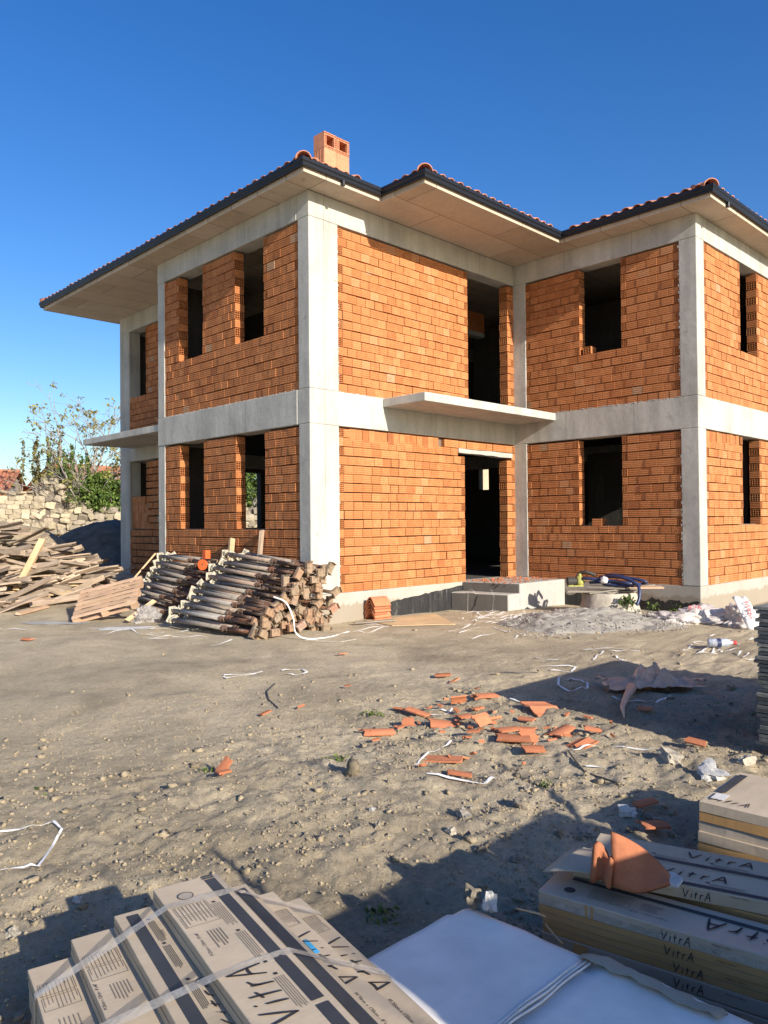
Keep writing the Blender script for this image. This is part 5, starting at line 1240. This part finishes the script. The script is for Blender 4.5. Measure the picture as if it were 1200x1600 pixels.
def carton(loc, rz, L, W_, T, label, group, side='card', seam=True):
    t = thing('tile_carton', label, 'carton', loc, (random.gauss(0,.002), random.gauss(0,.002), rz), group)
    m = MB(); nx_ = 10
    # gently bowed cardboard body: rings along the length
    P = []
    for i in range(nx_):
        x = L*i/(nx_-1); b = .0014*math.sin(i*1.9+loc[0]*30); P += [(x,b,0),(x,W_+b*.5,0),(x,W_-b,T),(x,-b,T)]
    fs = [(0,1,2,3), tuple(4*(nx_-1)+k for k in (3,2,1,0))]
    for i in range(nx_-1):
        for k in range(4): fs.append((4*i+(k+1)%4, 4*i+k, 4*i+4+k, 4*i+4+(k+1)%4))
    m.add(P, fs); m.build('carton_body', MT[side], t, bevel=.003)
    if seam:
        m = MB(); m.box((.004,-.0012,T*.52),(L*.98,-.0002,T*.545)); m.build('flap_edge', MT['greyink'], t)
    return t
ang = math.atan2(-.98, -.20); wv, lv = Vector((.98,-.20,0)), Vector((-.20,-.98,0)); T0 = .0495
def LS(y, x, z): p = wv*(-4.593+y)+lv*(7.79+x); return (p.x, p.y, z)
GL = 'cartons of the stepped pile'
def table(c, x0, x1, y0, y1, z):
    lines(c, x0, x1, y0, y1, 9, z, 'greyink', .0018, 'x', .25, 'print_table'); lines(c, x0, x0+(x1-x0)*.2, y0, y1, 2, z, 'greyink', .0014, 'x', 0, 'print_table')
    m = MB(); xm = (x0+x1)/2
    for xa, xb in ((x0, xm-.006), (xm+.006, x1)):
        for (p, q) in (((xa,y0),(xb,y0)),((xa,y1),(xb,y1)),((xa,y0),(xa,y1)),((xb,y0),(xb,y1))): m.box((min(p[0],q[0])-.0006,min(p[1],q[1])-.0006,z),(max(p[0],q[0])+.0006,max(p[1],q[1])+.0006,z+.0003))
    m.build('print_table', MT['greyink'], c)
ZP = T0+.0022
S48 = 'M.20cm x 120cm - 8"x48"'
# top carton
c = carton(LS(0,0,-.075-T0), ang, 1.22, .212, T0, 'topmost carton of the stepped pile, oval handle hole and large upside down lettering', GL)
rect(c, .035, .80, .158, .193, ZP, 'stripe', 'print_stripe'); rect(c, .82, 1.2, .158, .193, ZP, 'stripe', 'print_stripe'); rect(c, .004, .030, .155, .193, ZP, 'stripe', 'print_badge'); put_text('seramik', .012, 'card', c, (.022,.189,ZP+.0006), (0,-1,0), (-1,0,0))
disc(c, .105, .072, .023, ZP, 'filmcard', 'handle_hole', .023); m = MB(); ring(m, .0225, .025, 0, .0008); rg = m.build('hole_rim', MT['stripe'], c); rg.location = (.105,.072,ZP); rg.rotation_euler = (0,-PI/2,0)
table(c, .165, .30, .012, .115, ZP); put_text(S48, .013, 'ink', c, (.475,.030,ZP), (-1,0,0), (0,-1,0)); lines(c, .345, .45, .052, .098, 5, ZP, 'greyink', .003, 'x', .35, 'print_text')
for q in (.20,.40,.66,.90): lines(c, q, q+.155, .118, .150, 5, ZP, 'ink', .0013, 'x', .12)
for q in (.185,.385,.575,.64): rect(c, q, q+.010, .128, .138, ZP, 'ink', 'print_mark')
lettering(c, (.835,.115,ZP), (-1,0,0), (0,-1,0), .255, .095, .0075)
# second tier
c = carton(LS(-.122,0,-.125-T0), ang, 1.22, .212, T0, 'carton with a dark stripe just left of and below the topmost carton', GL)
rect(c, .03, 1.15, .030, .066, ZP, 'stripe', 'print_stripe'); 
for q in (.10,.26,.47): lines(c, q, q+.135, .075, .098, 5, ZP, 'ink', .0014, 'x', .1); rect(c, q-.02, q-.01, .080, .090, ZP, 'ink', 'print_mark')
put_text('FARBE', .016, 'greyink', c, (.21,.104,ZP), (-1,0,0), (0,-1,0)); lettering(c, (.72,.118,ZP), (-1,0,0), (0,-1,0), .25, .02, .005)
c = carton(LS(.094,.027,-.125-T0), ang, 1.22, .212, T0, 'carton with a dark stripe just right of and below the topmost carton', GL)
rect(c, .03, 1.15, .160, .196, ZP, 'stripe', 'print_stripe'); disc(c, .055, .178, .011, ZP+.0006, 'card', 'print_emblem')
for q in (.05,.14,.36,.62): lines(c, q, q+.12, .128, .150, 4, ZP, 'ink', .0014, 'x', .12)
# third tier
c = carton(LS(-.243,-.03,-.175-T0), ang, 1.22, .212, T0, 'carton second from the left in the stepped pile, small table and size text', GL)
table(c, .13, .27, .008, .105, ZP); put_text(S48, .013, 'ink', c, (.42,.014,ZP), (-1,0,0), (0,-1,0)); lines(c, .31, .40, .040, .095, 6, ZP, 'greyink', .003, 'x', .35, 'print_text')
carton(LS(-.03,0,-.175-T0), ang, 1.22, .21, T0, 'plain carton hidden in the middle of the stepped pile', GL, seam=False)
c = carton(LS(.192,.032,-.175-T0), ang, 1.22, .212, T0, 'carton third from the right side of the stepped pile, bearing blue tape', GL)
table(c, .14, .25, .125, .195, ZP); lettering(c, (.31,.122,ZP), (1,0,0), (0,1,0), .30, .075, .0065); put_text(S48, .017, 'ink', c, (.655,.150,ZP), (1,0,0), (0,1,0)); put_text('Porcelain Tiles', .012, 'greyink', c, (.70,.132,ZP), (1,0,0), (0,1,0))
o = rect(None, .345, .43, .153, .168, 0, 'bluetape', 'blue_tape'); o.parent = c; o.location = (0,0,ZP+.0008)
# fourth tier
c = carton(LS(-.365,-.025,-.225-T0), ang, 1.22, .212, T0, 'leftmost lowest carton of the stepped pile, strapped with clear tape', GL)
table(c, .11, .25, .010, .105, ZP); lines(c, .30, .38, .03, .09, 5, ZP, 'greyink', .003, 'x', .35, 'print_text')
carton(LS(-.145,0,-.225-T0), ang, 1.22, .21, T0, 'plain carton hidden low in the stepped pile, left', GL, seam=False); carton(LS(.076,.02,-.225-T0), ang, 1.22, .21, T0, 'plain carton hidden low in the stepped pile, right', GL, seam=False)
c = carton(LS(.297,.032,-.225-T0), ang, 1.22, .212, T0, 'rightmost lowest carton of the stepped pile, next to the white sheet', GL)
table(c, .14, .25, .125, .195, ZP); lettering(c, (.31,.125,ZP), (1,0,0), (0,1,0), .30, .075, .0065); put_text(S48, .017, 'ink', c, (.66,.150,ZP), (1,0,0), (0,1,0)); put_text('Porcelain Tiles', .012, 'greyink', c, (.70,.132,ZP), (1,0,0), (0,1,0))
for i, y in enumerate((-.365,-.145,.076,.297)): carton(LS(y,.0,-.275-T0), ang, 1.22, .212, T0, ['bottom carton under the leftmost carton of the pile','bottom carton left of centre under the pile','bottom carton right of centre under the pile','bottom carton under the rightmost carton of the pile'][i], GL, seam=False)
fp = thing('wooden_pallet', 'pallet under the stepped carton pile', 'pallet', LS(-.36,.0,-.455), (0,0,ang))
for i in range(3): lbox('runner', (0,i*.40,0), (1.2,i*.40+.07,.10), 'palletwood', fp)
for i in range(6): lbox('slat', (.02+i*.22,0,.101), (.12+i*.22,.87,.122), 'palletwood', fp)
def strap(pts, w, label):
    m = MB(); P = [Vector(LS(y,x,z)) for y, x, z in pts]; Q = []
    for p, q in zip(P, P[1:]): Q += [p.lerp(q, k/6) for k in range(6)]
    Q.append(P[-1]); vs = []
    for i, p in enumerate(Q):
        tw = .0015*math.sin(i*.9); vs += [p-lv*w/2+Vector((0,0,tw)), p+lv*w/2-Vector((0,0,tw))]
    m.add(vs, [(2*i,2*i+2,2*i+3,2*i+1) for i in range(len(Q)-1)]); return tag(m.build('tape_strap', MT['tape'], None), label, 'tape strap', 'clear straps over the cartons')
strap([(-.369,.125,-.31),(-.369,.137,-.221),(-.003,.147,-.071),(.215,.150,-.071),(.513,.178,-.220),(.514,.18,-.31)], .036, 'far one of the clear straps across the stepped carton pile')
strap([(-.369,.39,-.31),(-.369,.40,-.221),(-.003,.57,-.071),(.215,.568,-.071),(.513,.592,-.220),(.514,.6,-.31)], .036, 'near one of the clear straps across the stepped carton pile')
# carton at the left picture edge
c = carton((-6.86,-6.80,-.33), ang+.04, 1.2, .21, T0, 'carton cut by the left picture edge beside the stepped pile', 'loose carton'); lettering(c, (.75,.19,ZP), (-1,0,0), (0,-1,0), .25, .09, .007); lines(c, .1,.3,.15,.2,5,ZP,'greyink',.002)
for k in range(2): carton((-6.86,-6.80+.004*k,-.33-.0505*(k+1)), ang+.04, 1.2, .21, T0, ['carton just under the one cut by the left picture edge','lowest carton at the left picture edge'][k], 'loose carton', seam=False)

# right hand stacks
TR = .0468
th1 = R(-79.4); ax1 = Vector((math.cos(th1), math.sin(th1), 0)); n1 = Vector((-ax1.y, ax1.x, 0))
O1 = Vector((-4.979,-7.444,0)); G1 = 'cartons of the front right stack'
lab1 = ['top carton of the front right stack, handle hole and upside down lettering','second carton from the top of the front right stack, brown side','third carton from the top of the front right stack, brown side','fourth carton from the top of the front right stack, film wrapped','fifth carton from the top of the front right stack, film wrapped','bottom carton of the front right stack, dark and half hidden']
for k in range(6):
    dx, dy = (0,0,.014,.012,.02,.03)[k], (0,.002,.004,.001,-.003,.008)[k]; p = O1+ax1*dx+n1*dy
    c = carton((p.x,p.y,-.2-TR*(k+1)+.0006), th1, 1.22, .198, TR-.0006, lab1[k], G1, ('filmcard','cardside','cardside','filmcard','filmcard','cardside')[k], k in (1,2)); z = TR-.0006+.0022
    lettering(c, ((.422,.431,.458,.459,.452,.47)[k]-dx,-.0014,.007), (1,0,0), (0,0,1), .086, .030, .0028)
    put_text('M.20cm x 120cm', .008, 'ink', c, ((.575,.585,.61,.612,.60,.62)[k]-dx,-.0024,.033), (1,0,0), (0,0,1)); 
    if k == 0:
        rect(c, .07, 1.19, .140, .160, z, 'stripe', 'print_stripe'); disc(c, .092, .062, .020, z, 'stripe', 'handle_hole'); lettering(c, (.80,.128,z), (-1,0,0), (0,-1,0), .26, .075, .0075)
        table(c, .16, .30, .045, .12, z); lines(c, .33, .40, .06, .115, 6, z, 'greyink', .0025, 'x', .3, 'print_text'); put_text(S48, .012, 'ink', c, (.43,.045,z), (-1,0,0), (0,-1,0))
        rect(c, .0, 1.2, -.0016, -.0012, 0, 'tape', 'edge_tape').rotation_euler = (0,0,0)
        m = MB(); m.box((.012,-.0018,.006),(1.2,-.0008,.026)); m.build('edge_tape', MT['tape'], c)
        for q in (.17,.19): m = MB(); m.box((q,-.0026,.0),(q+.008,-.0019,TR-.002)); m.build('tape_tab', MT['cardside'], c)
    if k == 3:
        m = MB(); m.box((.115,-.002,.002),(.165,-.0008,.043)); m.build('brown_tape', MT['cardside'], c)
O0 = Vector((-4.732,-7.698,0)); th0 = R(-72.); ax0 = Vector((math.cos(th0), math.sin(th0), 0)); n0 = Vector((-ax0.y, ax0.x, 0)); G0 = 'cartons of the rear right stack'
for r_ in range(2):
    for k in range(6):
        p = O0+ax0*(-.235+.03*r_)+n0*(.163*r_+(.012*k if r_ == 0 and k else 0)+(.06 if k else 0))
        c = carton((p.x,p.y,-.15-TR*(k+1)), th0 if not k else th1, 1.22, .158 if not k else .15, TR-.0006, (['front carton on top of the rear right stack, under the broken tile','rear carton on top of the rear right stack'][r_] if k == 0 else 'plain carton hidden under the two top cartons of the rear right stack'), G0, 'card' if not k else 'cardside', False)
        if k == 0:
            z = TR+.0016; o_x = .235-.03*r_
            rect(c, .18, 1.2, .006, .027, z, 'stripe', 'print_stripe'); lettering(c, (.057+o_x+(.075 if r_ else 0),.068,z), (1,0,0), (0,1,0), .215, .052, .0065)
            for q in (.02,.22,.42): lines(c, o_x+q, o_x+q+.12, .036, .050, 4, z, 'greyink', .0015, 'x', .1)
            for q in (.01,.21,.41): rect(c, o_x+q, o_x+q+.012, .050, .057, z, 'ink', 'print_mark')
            if r_ == 0: lettering(c, (.142+o_x,-.0014,.008), (1,0,0), (0,0,1), .085, .030, .0028); put_text('M.20cm x 120cm', .008, 'ink', c, (.29+o_x,-.002,.036), (1,0,0), (0,0,1))
            m = MB(); m.box((.04,.149,TR-.002),(1.2,.152,TR+.001)); m.build('edge_tape', MT['tape'], c)
# torn cardboard flap, broken tile and white tag on that stack
m = MB(); P = []; nx_, ny_ = 9, 7
for j in range(ny_):
    for i in range(nx_):
        s, t = i/(nx_-1), j/(ny_-1); q = O0+ax0*(-.325+.33*s+.06*t*(1-s))+n0*(-.075+.19*t-.035*s*(1-t)); P.append((q.x, q.y, -.146+.022*math.sin(s*2.6+.4)*(1-t*.5)-.03*(1-s)**2*(1-t)))
m.sheet(P, nx_, ny_, .004); tag(m.build('cardboard_flap', MT['card'], None, True), 'torn cardboard flap sticking out under the broken roof tile', 'cardboard')
RT = thing('broken_roof_tile', 'large curved broken roof tile standing on the rear right cartons', 'roof tile', (-4.93,-7.74,-.148), (0,0,0), world=True)
# axes: along the cartons (ax0), to their back (n0)
def RP_(a, b, z): q = Vector((-4.88,-7.735,0))+ax0*a*.72+n0*b*.72; return (q.x, q.y, -.146+z*.80)
m = MB(); P = []; nx_, ny_ = 11, 9
for j in range(ny_):
    for i in range(nx_):
        s, t = i/(nx_-1), j/(ny_-1)          # s: from the upright edge to the far right lip, t: bottom to top
        a = -.085+.255*s; zt = .215-.10*s-.055*s*s; lip = .055*max(0,(s-.45)/.55)**1.3
        b = .045+.07*math.sin(s*2.2)-.06*math.sin(s*3.1)*(1-t)+.05*t
        z = .006+lip*1.1*(1-t)+(zt-.0)*t; P.append(RP_(a, b*.9-.02-.03*s*(1-t), z))
m.sheet(P, nx_, ny_, .014); m.build('curved_shell', MT['shard'], RT, True)
m = MB(); P = []
for j in range(6):
    for i in range(9):
        s, t = i/8, j/5; a = -.165+.085*s+.012*t; b = .015+.03*math.sin(s*5.5)+.02*t; z = .004+(.155-.05*s+.02*math.sin(s*9))*t+.012*math.sin(s*3.1)*(1-t); P.append(RP_(a, b, z))
m.sheet(P, 9, 6, .016); m.build('ribbed_edge', MT['shard'], RT, True)
q = Vector(RP_(.13,.165,.006)); m = MB(); m.prism([(-.06,-.02),(.05,-.03),(.065,.02),(.03,.06),(-.05,.045)], 0, .012); o = m.build('white_lump', MT['whitestone'], None, bevel=.004); o.location = q; o.rotation_euler = (.1,-.1,-1.2); tag(o, 'flat white plaster piece lying behind the broken roof tile', 'plaster piece')
# low stack farther right
G2 = 'cartons of the low far right stack'
for k in range(5):
    m = MB(); d = random.uniform(-.008,.008)
    t = thing('tile_carton', ['top carton of the low far right stack with sagging lid and dark band','second carton of the low far right stack','third carton of the low far right stack, film wrapped','fourth carton of the low far right stack','bottom carton of the low far right stack'][k], 'carton', (-3.655+d-.012*(k > 2),-7.44+d,-.23-.046*(k+1)), (0,0,-PI/2+.05), G2)
    P = []; nx_ = 9
    for i in range(nx_):
        for j in range(7): x, y = 1.0*i/(nx_-1), .56*j/6; P.append((x, y, .0445+(.006*math.sin(x*7)*math.sin(y*6) if k == 0 else 0)))
    m.grid(P, nx_, 1) if False else None
    vs = []
    for i in range(nx_): vs += [P[i*7+j] for j in range(7)]
    fs = [(i*7+j, i*7+7+j, i*7+8+j, i*7+j+1) for i in range(nx_-1) for j in range(6)]
    rim = [j for j in range(7)]+[i*7+6 for i in range(1,nx_)]+[(nx_-1)*7+j for j in range(5,-1,-1)]+[i*7 for i in range(nx_-2,0,-1)]
    nb = len(vs); vs += [(vs[i][0], vs[i][1]+random.uniform(-.003,.003), 0) for i in rim]
    for q in range(len(rim)): fs.append((rim[q], rim[(q+1)%len(rim)], nb+(q+1)%len(rim), nb+q))
    m.add(vs, fs); m.build('carton_body', MT[('card','cardside','filmcard','card','cardside')[k]], t)
    if k == 0:
        lettering(t, (.03,.045,.0505), (1,0,0), (0,1,0), .17, .055, .006); rect(t, .02, .06, .17, .50, .0525, 'stripe', 'print_stripe'); rect(t, .03, .09, .06, .15, .0528, 'white', 'paper_label'); lines(t, .03,.09,.06,.15,5,.0536,'greyink',.002)
        for j in (1,2): m = MB(); m.box((.2+.25*j,.0,.051),(.203+.25*j,.56,.0525)); m.build('lid_crease', MT['greyink'], t)
# white foam sheets on the middle stack
def foam(name, label, x0, x1, y0, y1, z, sag):
    m = MB(); nx_, ny_ = 24, 24; P = []
    for j in range(ny_):
        for i in range(nx_):
            s, t = i/(nx_-1), j/(ny_-1); x = x0+(x1-x0)*s; y = y0+(y1-y0)*t
            zz = z+.006*noise.noise(Vector((x*3,y*3,sag)))+.003*noise.noise(Vector((x*9,y*9,sag)))
            if s > .97 : zz -= .006
            if t > .97 and s > .86: zz -= .010
            P.append((x+.006*noise.noise(Vector((y*8,0,sag)))*(s > .9), y, zz))
    m.sheet(P, nx_, ny_, .010); return tag(m.build(name, MT['sheet'], None, True), label, 'foam sheet', 'white sheets over the middle stack')
foam('foam_sheet', 'smooth white sheet with its far corner pointing into the yard', -5.80, -5.172, -7.76, -7.285, -.232, 1.3); foam('foam_sheet', 'white sheet nearest the viewer on the middle stack', -5.85, -5.125, -9.3, -7.765, -.233, 4.1)
for i in range(3):
    m = MB(); P = []
    for k in range(13):
        s = k/12; x = -5.82+.62*s; y = -7.752-.013*i+.003*math.sin(k*1.3+i); P.append((x, y, -.2295+.002*math.sin(k*.9+i*2)))
    m.tube(P, .0036, 6); tag(m.build('sheet_fold', MT['sheet'], None, True), ['far','middle','near'][i]+' rounded fold of the seam between the two white sheets', 'sheet fold')
m = MB(); P = []
for j in range(4):
    for i in range(16):
        s, t = i/15, j/3; P.append((-5.20+.09*t+.02*noise.noise(Vector((s*9,t,2))), -7.74-.42*s, -.222+.014*abs(noise.noise(Vector((s*11,t*3,5))))-.03*t*t))
m.sheet(P, 16, 4, .0015); tag(m.build('torn_tape', MT['card'], None, True), 'torn strip of brown tape along the right edge of the white sheet', 'tape')
for k, (z0, z1) in enumerate(((-.30,-.246),(-.355,-.302),(-.41,-.357))):
    for j in range(3):
        m = MB(); m.box((-5.80+.01*k,-9.25,z0),(-5.185,-7.30+.006*k,z1)) if False else None
        x0 = -5.80+.207*j; m.box((x0,-9.2,z0),(x0+.204,-7.30,z1)); tag(m.build('tile_carton', MT['cardside'], None, bevel=.003), 'plain carton hidden under the white sheets', 'carton', 'cartons under the white sheets')
for i, (p, s, mt, lab) in enumerate((((-5.165,-7.30,-.205), (.06,.05,.05), 'pebble', 'grey stone on the far corner of the white sheet'),((-5.165,-7.375,-.20), (.05,.045,.065), 'whitestone', 'white ribbed lump on the right of the grey stone, at the sheet corner'))):
    o = lump(i+60, .5, .5, .5, .5, 3, .45).build('stone', MT[mt], None); o.location = p; o.scale = s; o.rotation_euler = (.3,.4*i,.8); tag(o, lab, 'stone')
hose([(-5.08,-7.42,-.235),(-5.03,-7.5,-.25),(-4.99,-7.48,-.30),(-5.01,-7.56,-.33)], .004, 'thin straw coloured cord between the white sheet and the cartons', 'newwood', 'cord', 'cord')

# ------------------------------------------------------------------ just outside the picture: what throws the front shadows
t = thing('carton_stack', 'tall pallet of cartons standing behind the viewer to the right', 'carton stack', (-4.9,-10.4,-.47), world=True)
for k in range(8):
    for j in range(3):
        m = MB(); m.box((-5.95+.65*j+random.uniform(-.01,.01),-10.95,-.34+.14*k),(-5.95+.65*j+.635,-9.72+random.uniform(-.01,.01),-.34+.14*k+.137)); m.build('carton', MT['cardside'], t)
m = MB(); m.box((-5.8,-10.9,-.47),(-4.0,-9.75,-.345)); m.build('pallet', MT['palletwood'], t)
beam_between('timber_stake', 'thin upright stake beside the carton stack outside the picture', 'stake', (-5.86,-9.9,-.5), (-5.74,-9.9,1.22), .03, .03, 'plank'); beam_between('timber_stake', 'stick leaning out of the carton stack outside the picture', 'stake', (-4.2,-9.9,.55), (-3.66,-9.9,1.14), .035, .03, 'plank')
random.seed(3)
tree('bare_tree', 'bare branched tree outside the picture behind the viewer', (-5.4,-15.2,-.5), [((-.35,.15,1.),1.9,.04),((.45,.1,1.),1.9,.04),((.0,.25,1.1),1.9,.04),((-.6,.2,.7),1.9,.035),((.7,.2,.7),1.9,.035)], None, 'leaf', .1, depth=3, spread=.5, sub=(2,3))
random.seed(1)
def ordinal(names, fmt):
    obs = sorted([o for o in bpy.data.objects if o.get('label') == names], key=lambda o: psize(o.location)[0])
    suf = lambda n: str(n)+({1:'st',2:'nd',3:'rd'}.get(n % 10, 'th') if n % 100 not in (11,12,13) else 'th')
    for i, o in enumerate(obs): o['label'] = fmt % suf(i+1)
ordinal('small broken terracotta roof tile piece lying in the scatter', 'broken terracotta tile piece, %s from the left among the lesser pieces of the scatter')
ordinal('small loose stone half sunk in the dry soil', 'small loose stone half sunk in the soil, %s of its kind counted from the left')
for o in list(bpy.data.objects):
    if o.get('label') == 'white plastic packing strip lying loose on the dirt':
        c = sum((Vector(v.co) for v in o.data.vertices), Vector())/len(o.data.vertices); o['mid'] = list(c)
        o['label'] = 'by the bottle' if c.x > 1.2 and c.y < -4.1 else 'by the step' if c.x > 1.2 else 'by the wall' if c.y > -1 and c.x > 0 else 'by the piles' if c.y > .3 else 'in the yard'
    elif o.get('label') == 'tiny sparse weed seedlings in the dry soil':
        o['mid'] = list(sum((Vector(v.co) for v in o.data.vertices), Vector())/max(1, len(o.data.vertices)))
_ps = psize
def psize(p, _f=_ps): return _f(p)
def ordinal2(names, fmt):
    obs = sorted([o for o in bpy.data.objects if o.get('label') == names], key=lambda o: psize(Vector(o['mid']))[0])
    suf = lambda n: str(n)+({1:'st',2:'nd',3:'rd'}.get(n % 10, 'th') if n % 100 not in (11,12,13) else 'th')
    for i, o in enumerate(obs): o['label'] = fmt % suf(i+1); del o['mid']
ordinal2('by the bottle', 'white packing strip near the plastic bottle and concrete mound, %s from the left there')
ordinal2('by the step', 'loose white packing strip in front of the door step, %s from the left there')
ordinal2('by the wall', 'white packing strip before the nested ridge tiles, %s from the left there')
ordinal2('by the piles', 'white packing strip in front of the timber and prop piles, %s from left')
ordinal2('in the yard', 'loose white packing strip in the open yard, %s from the left there')
ordinal2('tiny sparse weed seedlings in the dry soil', 'tiny sparse weed seedlings in the dry soil, %s patch from the left')
print('objects', len(bpy.data.objects), 'tris', sum(len(o.data.polygons)*2 for o in bpy.data.objects if o.type == 'MESH'))
